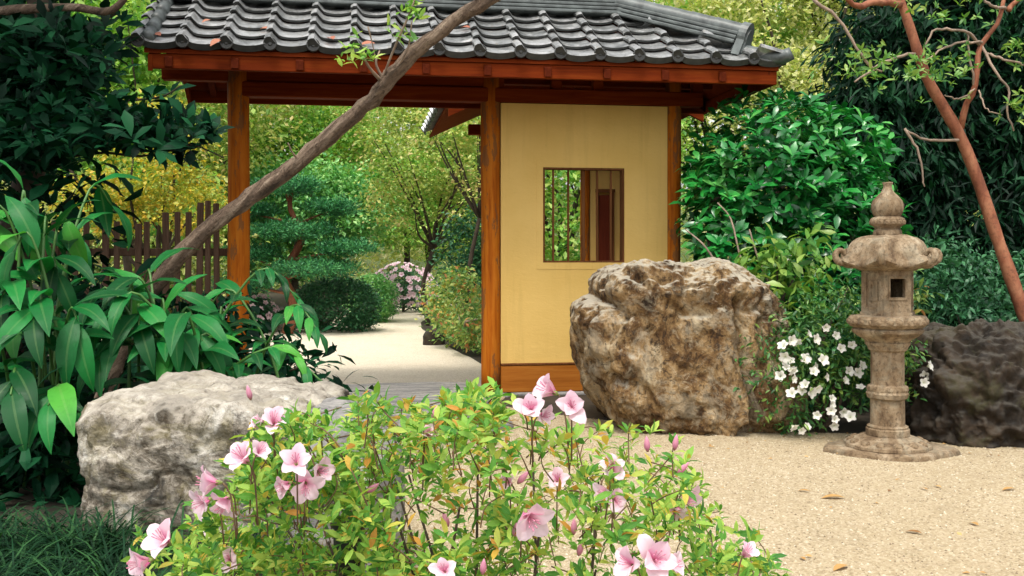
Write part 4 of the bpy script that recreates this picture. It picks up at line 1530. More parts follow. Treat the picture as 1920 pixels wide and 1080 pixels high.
tips = az_sample(1300)
root = np.array([-0.02, 2.15, 0.0])
axes = norm((tips - np.array([-0.02, 2.15, 0.35])) * np.array([.8, .8, 1.0]) + np.array([0, 0, .35]) + rng.normal(0, .22, tips.shape))
ps, ds, us, ss = rosettes(tips, axes, 6, 0.036, 1.0, 0.35)
t2 = tips - axes * 0.03 + rng.normal(0, .008, tips.shape)
p2, d2, u2, s2 = rosettes(t2, axes, 3, 0.034, 1.25, 0.4)
ps, ds, us, ss = np.r_[ps, p2], np.r_[ds, d2], np.r_[us, u2], np.r_[ss, s2]
foliage(AZ, T_AZ, ps, ds, us, ss, LM['azalea'], 300, smooth=True)
# stems: a few leaders rise from the ground, twigs leave them
leaders = [np.array([x, y, z]) for x, y, z in ((-.50, 2.2, .70), (-.36, 1.95, .74), (-.42, 2.4, .66), (-.22, 1.9, .80), (-.24, 2.3, .80), (-.08, 2.35, .88), (-.10, 1.9, .82), (.06, 2.0, .80), (.05, 2.4, .84), (.16, 1.9, .70), (.20, 2.3, .78),
                                                 (.30, 2.0, .72), (.36, 2.35, .66), (.42, 2.0, .50), (.50, 2.2, .45), (-.30, 2.5, .76))]
lead_curves = []
for tp in leaders:
    b0 = root + np.array([tp[0] * .25 + rng.normal(0, .05), rng.normal(0, .07), 0])
    P = spline(np.array([b0, b0 + (tp - b0) * np.array([.35, .35, .45]) + rng.normal(0, .03, 3), tp]), 14)
    lead_curves.append(P)
    MB().tube(P, np.linspace(.007, .0025, 14), 7).build("stem", M['darkbark'], AZ, smooth=True, base=root)
allp = np.concatenate(lead_curves)
allp = allp[allp[:, 2] > .30]
tw = MB()
for tp, ax in [t_ for t_ in zip(tips, axes) if rng.random() < .42]:
    dd_ = np.linalg.norm((allp - tp) * np.array([1, 1, .8]), axis=1) + 0.3 * np.clip(allp[:, 2] - tp[2], 0, 1)
    q = allp[np.argsort(dd_)[rng.integers(0, 14)]]
    P = spline(np.array([q, (q + tp) / 2 - ax * .02 + rng.normal(0, .022, 3), tp - ax * .004]), 6)
    if np.linalg.norm(q - tp) > 0.12:
        w_ = norm(ax + rng.normal(0, .45, 3))
        P = spline(np.array([tp - w_ * .075, tp - w_ * .03 + rng.normal(0, .006, 3), tp - ax * .004]), 6)
    tw.tube(P, np.linspace(.0016, .0009, 6), 5, caps=False)
o = tw.build("twigs", M['azstem'], AZ, smooth=True, base=root)
o["kind"] = "stuff"
az_fl = [  # px, py, Y, axis, size
    (1072, 765, 1.86, (-.05, -.9, .25), .052, 0.1), (1043, 738, 1.92, (-.75, -.4, .35), .050, 0.3), (996, 772, 1.90, (-.1, -.8, .45), .045, .2),
    (513, 800, 1.92, (.1, -.6, .7), .046, .4), (412, 905, 1.72, (-.8, -.35, .1), .056, .2), (430, 930, 1.83, (-.3, -.6, -.6), .046, 0), (466, 868, 1.78, (-.4, -.5, .6), .046, .3),
    (556, 872, 1.76, (.1, -.75, .5), .052, 0), (572, 903, 1.83, (.2, -.8, -.3), .044, .1), (985, 958, 1.76, (.25, -.75, -.25), .058, 0), (1150, 885, 2.0, (-.1, -.7, .5), .046, .2),
    (1152, 938, 1.98, (.1, -.8, .1), .050, .2), (1278, 925, 1.95, (.4, -.6, -.3), .044, .2), (1268, 945, 1.98, (-.3, -.6, -.5), .044, 0), (1222, 1052, 1.72, (.1, -.8, .35), .058, 0),
    (1190, 1060, 1.75, (-.6, -.5, .3), .046, .2), (1392, 1045, 1.80, (.3, -.4, .6), .046, .4), (835, 1075, 1.74, (-.1, -.7, .5), .046, 0), (800, 820, 2.05, (.3, -.5, .6), .038, .3), (1045, 905, 2.2, (0, -.7, .5), .04, .2),
    (960, 910, 2.05, (-.5, -.5, .5), .036, .4), (395, 935, 1.85, (-.6, -.6, -.2), .046, .3), (480, 855, 1.86, (.5, -.5, .5), .040, .5), (590, 885, 1.86, (.6, -.5, .1), .042, .4), (545, 905, 1.84, (-.5, -.6, -.2), .040, .4), (500, 800, 1.95, (-.6, -.4, .4), .038, .6), (1140, 920, 1.9, (-.5, -.6, -.1), .044, .4), (1250, 1060, 1.8, (.6, -.5, .2), .046, .3), (1010, 780, 1.95, (.5, -.6, .1), .038, .5)]
for i, (x, y, Y, ax, s, cl) in enumerate(az_fl):
    Y = Y - .12
    p_ = at(x, y, Y)
    s = s * rng.uniform(.74, 1.0)
    big_flower(AZ, p_, ax, s, rng.normal(0, .4), cl * .5)
    P = spline(np.array([p_ - np.array(ax) * .004, p_ - np.array(ax) * .02 - np.array([0, 0, .02]), p_ - np.array(ax) * .03 - np.array([0, 0, .09])]), 5)
    MB().tube(P, .0015, 5).build("flower_stalk", M['azstem'], AZ, smooth=True, base=root)
for (x, y, Y, ax) in ((690, 922, 1.85, (.6, -.3, .5)), (812, 785, 1.95, (.3, -.3, .9)), (972, 905, 1.8, (.5, -.2, .6)), (1214, 845, 1.9, (-.1, -.2, 1)), (1265, 842, 1.92, (.1, -.2, 1)), (1272, 887, 1.9, (.5, -.2, .6)),
                      (905, 1075, 1.75, (.1, -.3, 1)), (1076, 1000, 1.8, (.0, -.3, 1)), (470, 748, 2.05, (-.2, -.2, 1)), (965, 1005, 1.8, (.1, -.4, .9)), (1085, 1040, 1.85, (.2, -.3, .9)), (840, 985, 1.9, (-.3, -.3, .9))):
    link("flower_bud", bud_me, AZ, matrix=axis_matrix(at(x, y, Y) - root, ax, 0, .030))

# second, lower azalea at the lower left corner of the bed
AZ2 = thing("azalea_bush", (-0.86, 2.3, 0), "low azalea at the foot of the pale boulder with three pink flowers", "azalea")
root2 = np.array([-0.86, 2.3, 0.0])
tips = np.array([at(rng.uniform(250, 620), rng.uniform(1000, 1140), rng.uniform(2.0, 2.6)) for _ in range(80)] + [at(rng.uniform(330, 520), rng.uniform(985, 1080), rng.uniform(2.0, 2.5)) for _ in range(35)])
axes = norm(np.array([0, -.2, .8]) + rng.normal(0, .4, tips.shape))
ps, ds, us, ss = rosettes(tips, axes, 8, 0.038, 1.1, .3)
foliage(AZ2, T_AZ, ps, ds, us, ss, LM['azalea'], 160, smooth=True)
for tp in tips[::9]:
    P = spline(np.array([root2 + rng.normal(0, .03, 3) * np.array([1, 1, 0]), (root2 + tp) / 2 + np.array([0, 0, .04]), tp]), 7)
    MB().tube(P, np.linspace(.005, .002, 7), 5).build("stem", M['redbark'], AZ2, smooth=True, base=root2)
for (x, y, Y, ax, s) in ((318, 1020, 1.98, (-.3, -.6, .5), .058), (285, 1050, 1.95, (-.7, -.5, -.1), .056), (392, 992, 2.05, (.4, -.4, .7), .046), (432, 1050, 2.0, (.1, -.8, .3), .036)):
    big_flower(AZ2, at(x, y, Y), ax, s, rng.normal(0, .4), .1)
# short black post standing between the stems
bp = at(655, 1000, 2.25)
bpt = thing("garden_post", (bp[0], bp[1], 0), "short black post half hidden in the pink azalea", "post")
zt = at(655, 978, 2.25)[2]
MB().lathe([(.036, -.02), (.036, zt - .02), (.033, zt - .012)], 14).build("shaft", M['black'], bpt, smooth=True).data.set_sharp_from_angle(angle=.6)
MB().lathe([(.030, zt - .011), (.041, zt - .010), (.042, zt), (.034, zt + .006), (.004, zt + .008)], 14).build("post_cap", M['black'], bpt, smooth=True).data.set_sharp_from_angle(angle=.6)

# ------------------------------------------------------------------ strappy dark grass
tuft = np.array([(rng.uniform(-2.3, -0.75), rng.uniform(2.3, 3.75)) for _ in range(400)])
tpx = 960 + FPX * tuft[:, 0] / tuft[:, 1]
tuft = tuft[(tpx < 230) | ((tpx < 430) & (tuft[:, 1] < 2.9)) | ((tpx < 480) & (rng.random(400) < .18))][:130]
pos = np.repeat(np.c_[tuft, bed_height(tuft[:, 0], tuft[:, 1])], 42, axis=0)
pos = pos + rng.normal(0, .02, pos.shape) * np.array([1, 1, 0])
a = rng.uniform(0, 6.28, len(pos))
lean = rng.uniform(.15, .9, len(pos))
d = np.c_[np.cos(a) * lean, np.sin(a) * lean, np.ones(len(pos))]
V, F, UV = merged(T_BLADE, pos, d, np.c_[-np.cos(a), -np.sin(a), lean], rng.uniform(.18, .38, len(pos)))
tag(link("tufted_grass", make_mesh("tufted_grass", V, F, LM['grass'], UV, smooth=True)), "dark strappy tufted grass around the foot of the pale boulder", "grass", kind="stuff")

def shrub(name, loc, label, cat, lobes, T, mat, size, per, clump, n_cl, nparts=0, stems=5, flat=.6, shell=.55, bark='darkbark', group=None, droop=.2, stem_r=.02):
    """rounded plant from several lobes: lobes are (centre, radii) in the place"""
    base = np.array(loc, float)
    S = thing(name, loc, label, cat, group)
    C = []
    vol = np.array([np.prod(r) ** (2 / 3) for _, r in lobes])
    for (c, r), f in zip(lobes, vol / vol.sum()):
        C.append(blob(c, r, max(3, int(n_cl * f)), shell)[0])
    C = np.concatenate(C)
    C = C[C[:, 2] > 0.03]
    ps, ds, us, ss = clump_leaves(C, clump, per, size, flat, droop)
    k_ = ps[:, 2] > 0.01
    foliage(S, T, ps[k_], ds[k_], us[k_], ss[k_], mat, nparts, rest="foliage")
    tops = C[rng.integers(0, len(C), stems)]
    limbs(S, base + np.array([0, 0, -.02]), tops, stem_r, M[bark], name="stem")
    return S


# ------------------------------------------------------------------ ginger with big drooping leaves
def ginger(loc, label, stalks, group):
    G = thing("ginger_plant", loc, label, "ginger plant", group)
    base = np.array(loc, float)
    P_, D_, U_, S_ = [], [], [], []
    for (px, py, Y, sx, L, nl) in stalks:
        tip = at(px, py, Y)
        b0 = base + np.array([rng.normal(0, .16), rng.normal(0, .14), 0])
        apex = b0 * .35 + tip * .65
        apex[2] = max(tip[2] + .05 + abs(tip[0] - b0[0]) * .16, 0.4)
        P = spline(np.array([b0, b0 * .75 + apex * .25 + np.array([0, 0, apex[2] * .35]), apex, tip]), 16)
        MB().tube(P, np.linspace(.011, .004, 16), 7).build("stalk", M['stalk'], G, smooth=True, base=base)
        nl = max(6, int(nl * .9))
        for i in range(nl):
            t_ = 0.22 + 0.78 * i / (nl - 1)
            q = P[min(15, int(t_ * 15))]
            tan = norm(P[min(15, int(t_ * 15) + 1 if t_ < 1 else 15)] - P[max(0, int(t_ * 15) - 1)])
            side = norm(np.cross(tan, [0, 0, 1.0])) * (1 if i % 2 else -1)
            d_ = tan * (.55 + .5 * t_) + side * (1.0 - .55 * t_) + np.array([0, -.55, -.22]) + rng.normal(0, .17, 3)
            P_.append(q); D_.append(d_); U_.append(np.array([0, -.25, 1.0]) + side * -.1 + rng.normal(0, .12, 3)); S_.append(L * rng.uniform(.75, 1.1) * (.75 + .25 * math.sin(math.pi * t_)))
    foliage(G, T_GIN, np.array(P_), norm(np.array(D_)), np.array(U_), np.array(S_), LM['ginger'], 300)
    return G


M['stalk'] = plain_mat("green_stalk", (0.06, 0.16, 0.03), 0.5)
ginger((-2.35, 4.9, 0), "tall big-leaved ginger clump at the far left edge", [(50, 390, 5.0, 0, .40, 8), (130, 430, 5.2, 0, .38, 8), (20, 480, 4.7, 0, .40, 8), (110, 520, 4.9, 0, .40, 8), (210, 385, 5.5, 0, .42, 7), (60, 600, 4.5, 0, .42, 8),
                                                             (-40, 430, 4.9, 0, .42, 8), (20, 740, 4.3, 0, .42, 8), (90, 760, 4.35, 0, .42, 8), (160, 470, 5.3, 0, .36, 8), (-30, 650, 4.4, 0, .42, 8), (150, 620, 4.6, 0, .42, 8), (90, 440, 5.1, 0, .40, 8), (0, 560, 4.6, 0, .40, 8)], None)
ginger((-1.75, 5.1, 0), "middle ginger clump with broad hanging leaves behind the pale boulder", [(190, 600, 4.75, 0, .40, 8), (260, 610, 4.8, 0, .40, 8), (330, 620, 4.8, 0, .40, 8), (250, 560, 5.1, 0, .36, 8), (300, 590, 5.2, 0, .36, 8), (230, 560, 5.0, 0, .38, 8),
                                                                       (370, 610, 5.2, 0, .34, 8), (150, 590, 5.0, 0, .38, 8), (270, 540, 5.4, 0, .34, 6), (380, 640, 4.95, 0, .38, 8), (180, 680, 4.7, 0, .38, 8), (330, 660, 4.9, 0, .36, 8), (420, 660, 5.2, 0, .36, 8)], None)
ginger((-1.50, 5.4, 0), "ginger fronds arching right across the gate opening", [(600, 625, 5.1, 0, .20, 22), (560, 560, 5.3, 0, .19, 18), (615, 725, 5.0, 0, .21, 20), (420, 600, 5.4, 0, .30, 9), (390, 640, 5.3, 0, .34, 9), (400, 700, 5.15, 0, .32, 9), (380, 590, 5.5, 0, .30, 8), (410, 640, 5.4, 0, .28, 9)], None)
shrub("evergreen_shrub", (-2.0, 5.3, 0), "low black-green foliage added to stand for the deep shade under the ginger leaves", "shrub", [((-2.5, 5.2, .3), (.6, .45, .36)), ((-1.95, 5.35, .30), (.45, .4, .30)), ((-2.9, 4.7, .28), (.5, .5, .32)), ((-2.25, 4.42, .30), (.5, .16, .26)), ((-2.0, 4.75, .35), (.4, .2, .3))], T_OBO, LM['dark'], .13, 9, .17, 330, 0, 5)  # added dark foliage: fills in the black shade and hides bare stalks

# ------------------------------------------------------------------ trees with named trunks
def poly_branch(parent, pts, r0, r1, mat, name, n=22, sides=10, wob=.12, knots=0.0):
    base = np.array(parent.location[:])
    P = spline(np.array([at(*p_) for p_ in pts]), n)
    P = P + rng.normal(0, knots, P.shape)
    r = np.linspace(r0, r1, n) * (1 + rng.normal(0, .05, n))
    MB().tube(P, r, sides, wob=wob).build(name, mat, parent, smooth=True, base=base)
    return P


# bare trunk leaning right across the gate
lb_ = at(250, 600, 6.0)
lean_t = thing("leaning_tree", (lb_[0], lb_[1], 0), "bare grey-brown trunk leaning diagonally across the gate opening", "tree")
bpt_ = EYE - 0
poly_branch(lean_t, [(170, 840, 6.0), (230, 640, 6.0), (290, 540, 5.98), (360, 455, 5.92), (430, 400, 5.9), (520, 335, 5.85), (610, 262, 5.8), (690, 195, 5.75), (750, 125, 5.7), (820, 62, 5.7), (900, 10, 5.7), (990, -50, 5.7), (1080, -150, 5.7)],
            .052, .033, M['bark'], "trunk", 60, 18, .28, .005)
for pts, r0 in (([(718, 155, 5.74), (695, 130, 5.6), (680, 105, 5.5)], .012), ([(720, 150, 5.74), (705, 120, 5.7), (712, 95, 5.7)], .009), ([(712, 165, 5.74), (735, 100, 5.6), (770, 20, 5.5), (790, -40, 5.5)], .008), ([(905, 5, 5.7), (870, -25, 5.6), (830, -50, 5.5)], .02), ([(690, 50, 5.6), (700, 90, 5.65), (706, 130, 5.7)], .005), ([(560, 300, 5.82), (548, 285, 5.75), (540, 268, 5.7)], .007), ([(740, 135, 5.7), (765, 90, 5.6), (772, 40, 5.55)], .007)):
    poly_branch(lean_t, pts, r0, r0 * .5, M['twig'], "branch", 8, 6)
tips = np.array([at(680 + rng.normal(0, 16), 100 + rng.normal(0, 12), 5.5) for _ in range(14)] + [at(772 + rng.normal(0, 16), 20 + rng.normal(0, 16), 5.5) for _ in range(9)] + [at(750 + rng.normal(0, 14), 62 + rng.normal(0, 8), 5.55) for _ in range(4)])
ps, ds, us, ss = rosettes(tips, norm(np.array([0, -.2, .7]) + rng.normal(0, .5, tips.shape)), 4, .07, 1.0)
foliage(lean_t, T_AZ, ps, ds, us, ss, LM['bright'], 60, smooth=True)

# smooth red-barked tree at the right
rb_ = at(1935, 640, 7.6)
red_t = thing("bare_tree", (rb_[0], rb_[1], 0), "smooth red-barked tree leaning left above the dark boulder", "tree")
poly_branch(red_t, [(1990, 805, 7.6), (1945, 660, 7.6), (1905, 545, 7.6), (1868, 440, 7.6), (1838, 350, 7.6), (1805, 265, 7.6), (1772, 205, 7.6), (1740, 150, 7.6), (1722, 100, 7.6), (1706, 50, 7.6), (1690, 5, 7.6), (1660, -80, 7.6)], .052, .031, M['redbark'], "trunk", 40, 14, .10)
for pts, r0 in (([(1802, 240, 7.6), (1812, 195, 7.55), (1828, 165, 7.5), (1832, 110, 7.5), (1845, 75, 7.5), (1872, 40, 7.5), (1885, 0, 7.5), (1900, -60, 7.5)], .026), ([(1838, 85, 7.5), (1815, 62, 7.4), (1780, 55, 7.3), (1750, 58, 7.3), (1735, 90, 7.3)], .012), ([(1845, 80, 7.5), (1808, 78, 7.4), (1770, 90, 7.35), (1738, 112, 7.3)], .011),
                ([(1828, 165, 7.5), (1818, 110, 7.45), (1815, 62, 7.4)], .010), ([(1840, 85, 7.5), (1870, 140, 7.4), (1893, 170, 7.4), (1888, 205, 7.4), (1900, 245, 7.4)], .011), ([(1850, 100, 7.5), (1880, 110, 7.4), (1925, 122, 7.4)], .012), ([(1806, 262, 7.6), (1750, 264, 7.5), (1712, 252, 7.42), (1697, 242, 7.4)], .012), ([(1697, 242, 7.4), (1720, 280, 7.4), (1730, 320, 7.4), (1732, 350, 7.4)], .010),
                ([(1720, 100, 7.6), (1690, 105, 7.5), (1650, 120, 7.3), (1632, 135, 7.2), (1600, 155, 7.1)], .013), ([(1525, 0, 7.2), (1575, 38, 7.2), (1600, 80, 7.2), (1630, 122, 7.2), (1655, 135, 7.2)], .013), ([(1690, 8, 7.6), (1640, 5, 7.4), (1610, 12, 7.3), (1580, -10, 7.2)], .03), ([(1885, 15, 7.5), (1860, 10, 7.4), (1830, -15, 7.4)], .014), ([(1890, 20, 7.5), (1910, 0, 7.5), (1940, -15, 7.5)], .02),
                ([(1830, 165, 7.5), (1800, 185, 7.4), (1770, 180, 7.35)], .008), ([(1836, 170, 7.5), (1850, 205, 7.4), (1880, 215, 7.4)], .007)):
    poly_branch(red_t, pts, r0, r0 * .55, M['redbark'] if r0 > .018 else M['twig'], "branch", 14, 7, .1, .004)
tips = np.array([at(1660 + rng.normal(0, 65), 118 + rng.normal(0, 24), 7.2 + rng.normal(0, .2)) for _ in range(62)] + [at(1775 + rng.normal(0, 45), 122 + rng.normal(0, 22), 7.3 + rng.normal(0, .15)) for _ in range(26)] + [at(1800 + rng.normal(0, 70), 15 + rng.normal(0, 14), 7.4 + rng.normal(0, .2)) for _ in range(22)]
                + [at(1905 + rng.normal(0, 18), 90 + rng.normal(0, 16), 7.4) for _ in range(14)] + [at(1905 + rng.normal(0, 16), 200 + rng.normal(0, 14), 7.3) for _ in range(12)])
ps, ds, us, ss = rosettes(tips, norm(np.array([-.1, -.3, .6]) + rng.normal(0, .5, tips.shape)), 5, .070, 1.1)
foliage(red_t, T_AZ, ps, ds, us, ss, LM['lime'], 260, smooth=True)

# dark broad-leaved tree over the left
dl = np.array([-3.4, 6.9, 0.0])
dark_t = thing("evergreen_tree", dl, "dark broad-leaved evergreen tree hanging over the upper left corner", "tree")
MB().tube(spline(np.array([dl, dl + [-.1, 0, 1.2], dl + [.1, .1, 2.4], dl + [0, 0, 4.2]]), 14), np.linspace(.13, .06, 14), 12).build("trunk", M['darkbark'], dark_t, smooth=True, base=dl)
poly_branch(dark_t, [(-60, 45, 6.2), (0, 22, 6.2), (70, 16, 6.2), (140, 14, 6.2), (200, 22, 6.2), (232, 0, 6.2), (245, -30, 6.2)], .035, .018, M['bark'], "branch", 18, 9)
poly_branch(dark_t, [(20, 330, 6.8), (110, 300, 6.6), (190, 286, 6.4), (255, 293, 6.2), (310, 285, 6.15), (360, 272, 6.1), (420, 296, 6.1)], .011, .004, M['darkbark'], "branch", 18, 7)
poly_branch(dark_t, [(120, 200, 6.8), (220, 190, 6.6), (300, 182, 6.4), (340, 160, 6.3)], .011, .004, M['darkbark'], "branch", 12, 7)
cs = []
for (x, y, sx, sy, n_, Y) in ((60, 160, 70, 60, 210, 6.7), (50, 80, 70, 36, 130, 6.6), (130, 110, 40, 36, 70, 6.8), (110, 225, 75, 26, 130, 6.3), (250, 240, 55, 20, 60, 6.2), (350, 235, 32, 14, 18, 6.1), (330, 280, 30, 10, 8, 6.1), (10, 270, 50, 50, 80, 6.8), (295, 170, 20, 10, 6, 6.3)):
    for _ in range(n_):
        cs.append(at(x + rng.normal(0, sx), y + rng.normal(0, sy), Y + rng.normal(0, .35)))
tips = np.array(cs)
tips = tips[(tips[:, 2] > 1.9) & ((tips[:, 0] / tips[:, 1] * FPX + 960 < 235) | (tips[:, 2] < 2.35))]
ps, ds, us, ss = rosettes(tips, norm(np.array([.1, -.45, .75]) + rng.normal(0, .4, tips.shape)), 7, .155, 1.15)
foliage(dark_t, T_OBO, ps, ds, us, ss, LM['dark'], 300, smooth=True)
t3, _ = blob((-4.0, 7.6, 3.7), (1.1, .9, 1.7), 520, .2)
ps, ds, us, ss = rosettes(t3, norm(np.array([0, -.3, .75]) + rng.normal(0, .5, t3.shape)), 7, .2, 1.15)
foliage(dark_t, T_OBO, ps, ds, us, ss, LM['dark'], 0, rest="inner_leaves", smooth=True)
t4, _ = blob((-3.6, 5.6, 4.3), (1.2, 1.3, .7), 260, .2)  # crown lobe out of view, added overhead to shade the ginger
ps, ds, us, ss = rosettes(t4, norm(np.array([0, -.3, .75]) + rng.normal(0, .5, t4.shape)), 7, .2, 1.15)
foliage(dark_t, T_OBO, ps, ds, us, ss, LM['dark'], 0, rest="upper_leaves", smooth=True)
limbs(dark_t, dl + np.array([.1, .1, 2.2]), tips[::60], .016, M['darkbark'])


def tree(name, loc, label, lobes, T, mat, size, per, clump, n_cl, trunk_r=.09, bark='darkbark', group=None, flat=.5, shell=.5, droop=.2, nl=7, fork=.35):
    base = np.array(loc, float)
    S = thing(name, loc, label, "tree", group)
    C = []
    vol = np.array([np.prod(r) ** (2 / 3) for _, r in lobes])
    for (c, r), f in zip(lobes, vol / vol.sum()):
        C.append(blob(c, r, max(3, int(n_cl * f)), shell)[0])
    C = np.concatenate(C)
    C = C[C[:, 2] > 0.15]
    V, F, UV = merged(T, *clump_leaves(C, clump, per, size, flat, droop))
    o = link("crown", make_mesh("crown", V - base, F, mat, UV), S)
    o["kind"] = "stuff"
    top = np.mean([c for c, _ in lobes], axis=0)
    fz = base + (top - base) * fork + np.array([rng.normal(0, .1), 0, 0])
    MB().tube(spline(np.array([base + [0, 0, -.05], (base + fz) / 2 + rng.normal(0, .05, 3), fz]), 8), np.linspace(trunk_r, trunk_r * .7, 8), 9).build("trunk", M[bark], S, smooth=True, base=base)
    limbs(S, fz, C[rng.integers(0, len(C), nl)], trunk_r * .6, M[bark], n=9)
    return S


# ------------------------------------------------------------------ right-hand planting
gl = np.array([2.75, 9.3, 0.0])
GS = thing("broadleaf_shrub", gl, "tall glossy green broad-leaved shrub right of the gate wall", "shrub")
tp_, dd_ = [], []
for c, r, n_ in (((2.35, 9.1, 2.0), (.75, .8, .85), 430), ((2.75, 9.2, 1.5), (.85, .8, .9), 420), ((1.85, 8.95, 1.5), (.32, .6, .9), 150), ((2.55, 8.7, .75), (.75, .6, .6), 260), ((3.1, 9.5, 2.2), (.5, .6, .6), 130)):
    a_, b_ = blob(c, r, n_, .62)
    tp_.append(a_); dd_.append(b_)
tips, dd = np.concatenate(tp_), np.concatenate(dd_)
k_ = tips[:, 2] > .15
tips, dd = tips[k_], dd[k_]
ps, ds, us, ss = rosettes(tips, norm(dd * .7 + np.array([0, -.15, .8]) + rng.normal(0, .25, tips.shape)), 8, .15, 1.15)
foliage(GS, T_OBO, ps, ds, us, ss, LM['gloss'], 300, smooth=True)
limbs(GS, gl, [(2.2, 8.8, 1.6), (2.5, 8.7, 1.9), (2.9, 9.0, 1.8), (2.0, 8.9, 1.3), (2.7, 8.6, 1.1), (3.0, 8.8, 1.5)], .028, M['darkbark'], "stem")
for pts in ([(1400, 520, 8.3), (1385, 470, 8.3), (1370, 410, 8.35), (1345, 380, 8.4)], [(1350, 505, 8.3), (1320, 460, 8.3), (1285, 430, 8.4)], [(1440, 530, 8.3), (1420, 480, 8.3), (1405, 430, 8.3)], [(1465, 540, 8.2), (1470, 505, 8.2), (1490, 470, 8.2)]):
    poly_branch(GS, pts, .010, .006, M['twig'], "stem", 10, 6)

shrub("broadleaf_plant", (2.15, 8.0, 0), "light green leafy plant above the white azalea, left of the lantern", "plant", [((2.05, 7.9, 1.05), (.36, .3, .32)), ((2.25, 7.9, 1.3), (.25, .25, .2))], T_OBO, LM['lime'], .12, 9, .13, 60, 220, 6)
# white azalea
wb = np.array([2.25, 7.35, 0.0])
WA = shrub("azalea_bush", wb, "white-flowering azalea bush tucked behind the stone lantern", "azalea", [((2.02, 7.25, .42), (.36, .3, .40)), ((2.35, 7.3, .70), (.36, .3, .42)), ((2.62, 7.3, .5), (.34, .3, .35))], T_AZ, LM['white_az'], .06, 15, .12, 380, 300, 8, shell=.6)
for (x, y) in ((1472, 695), (1485, 705), (1505, 668), (1520, 680), (1500, 630), (1475, 665), (1560, 628), (1530, 625), (1520, 660), (1568, 740), (1585, 735), (1540, 730), (1572, 795), (1560, 790), (1495, 800), (1510, 802), (1488, 812), (1530, 710), (1478, 738), (1502, 740), (1600, 700), (1735, 702), (1722, 698), (1745, 695), (1590, 710), (1602, 690), (1580, 770), (1552, 705), (1462, 690), (1480, 680), (1740, 705), (1575, 665), (1515, 745), (1545, 770), (1468, 700), (1490, 690), (1510, 635), (1548, 615), (1590, 650), (1475, 720), (1560, 760), (1590, 790), (1535, 690), (1610, 730), (1485, 650), (1525, 775), (1500, 715), (1470, 680), (1728, 708)):
    Y_ = 6.92 + rng.normal(0, .05)
    link("flower", fl_white, WA, matrix=axis_matrix(at(x + rng.normal(0, 9), y + rng.normal(0, 9), Y_ - .02) - wb, (rng.normal(0, .5), -.8, rng.normal(.3, .4)), rng.uniform(0, 6), rng.uniform(.04, .062)))
shrub("mounded_shrub", (3.55, 8.3, 0), "dense dark green mounded shrub behind the dark boulder", "shrub", [((3.35, 8.2, .95), (.62, .5, .55)), ((3.95, 8.3, .85), (.6, .5, .5)), ((4.3, 7.9, .55), (.5, .45, .55))], T_AZ, LM['clip'], .07, 16, .13, 520, 200, 6, shell=.7)
shrub("yellow_leaved_shrub", (3.05, 8.0, 0), "small yellow-green leaved shrub right of the lantern's fire box", "shrub", [((3.02, 7.85, 1.05), (.22, .2, .20)), ((3.12, 7.9, .7), (.2, .2, .3))], T_AZ, LM['mixed'], .09, 8, .11, 45, 160, 4)
shrub("dark_understory_shrub", (2.2, 8.4, 0), "dark low shrub between the rugged boulder and white azalea", "shrub", [((2.1, 8.3, .5), (.6, .35, .5)), ((2.9, 8.5, .6), (.6, .4, .6))], T_OBO, LM['dark'], .12, 10, .16, 160, 0, 5)

CON = "dark conifers at the right"
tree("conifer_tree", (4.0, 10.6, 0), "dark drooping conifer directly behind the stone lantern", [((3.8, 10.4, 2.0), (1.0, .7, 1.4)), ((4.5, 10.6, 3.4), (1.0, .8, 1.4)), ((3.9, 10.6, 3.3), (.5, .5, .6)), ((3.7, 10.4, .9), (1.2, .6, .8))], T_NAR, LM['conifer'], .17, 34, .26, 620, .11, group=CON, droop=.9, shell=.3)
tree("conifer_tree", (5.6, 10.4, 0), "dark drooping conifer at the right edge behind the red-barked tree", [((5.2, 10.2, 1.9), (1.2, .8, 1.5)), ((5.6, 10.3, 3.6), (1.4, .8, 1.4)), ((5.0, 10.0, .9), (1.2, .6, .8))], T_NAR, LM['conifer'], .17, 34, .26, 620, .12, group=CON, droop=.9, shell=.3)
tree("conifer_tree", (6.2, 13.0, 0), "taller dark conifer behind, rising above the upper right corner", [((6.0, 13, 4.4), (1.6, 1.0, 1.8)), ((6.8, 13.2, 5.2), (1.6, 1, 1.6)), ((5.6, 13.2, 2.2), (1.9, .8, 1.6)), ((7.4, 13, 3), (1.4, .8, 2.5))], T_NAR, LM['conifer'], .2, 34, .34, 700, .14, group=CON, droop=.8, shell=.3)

# ------------------------------------------------------------------ left planting behind the ginger
shrub("evergreen_shrub", (-3.3, 6.6, 0), "dark evergreen shrub in deep shade behind the tall ginger", "shrub", [((-3.3, 6.5, 1.1), (.8, .5, 1.0)), ((-2.5, 6.4, .6), (.7, .4, .6)), ((-4.0, 6.0, 1.0), (.7, .6, 1.1))], T_OBO, LM['dark'], .17, 9, .22, 330, 0, 6)
shrub("evergreen_shrub", (-2.05, 7.4, 0), "low dark shrub at the foot of the picket fence", "shrub", [((-2.3, 7.3, .5), (.7, .4, .5)), ((-1.7, 7.0, .35), (.5, .4, .35))], T_OBO, LM['dark'], .14, 9, .18, 190, 0, 5)
tree("maple_tree", (-4.3, 12.0, 0), "yellow-leaved maple glowing behind the picket fence", [((-4.3, 11.8, 2.2), (.8, .6, .42)), ((-3.75, 11.7, 1.85), (.42, .5, .28)), ((-4.8, 11.9, 1.95), (.7, .6, .4)), ((-4.1, 11.6, 2.95), (.34, .4, .18)), ((-3.8, 11.6, 2.65), (.26, .4, .13))], T_DIA, LM['yellow'], .06, 30, .18, 300, .05, flat=.35)
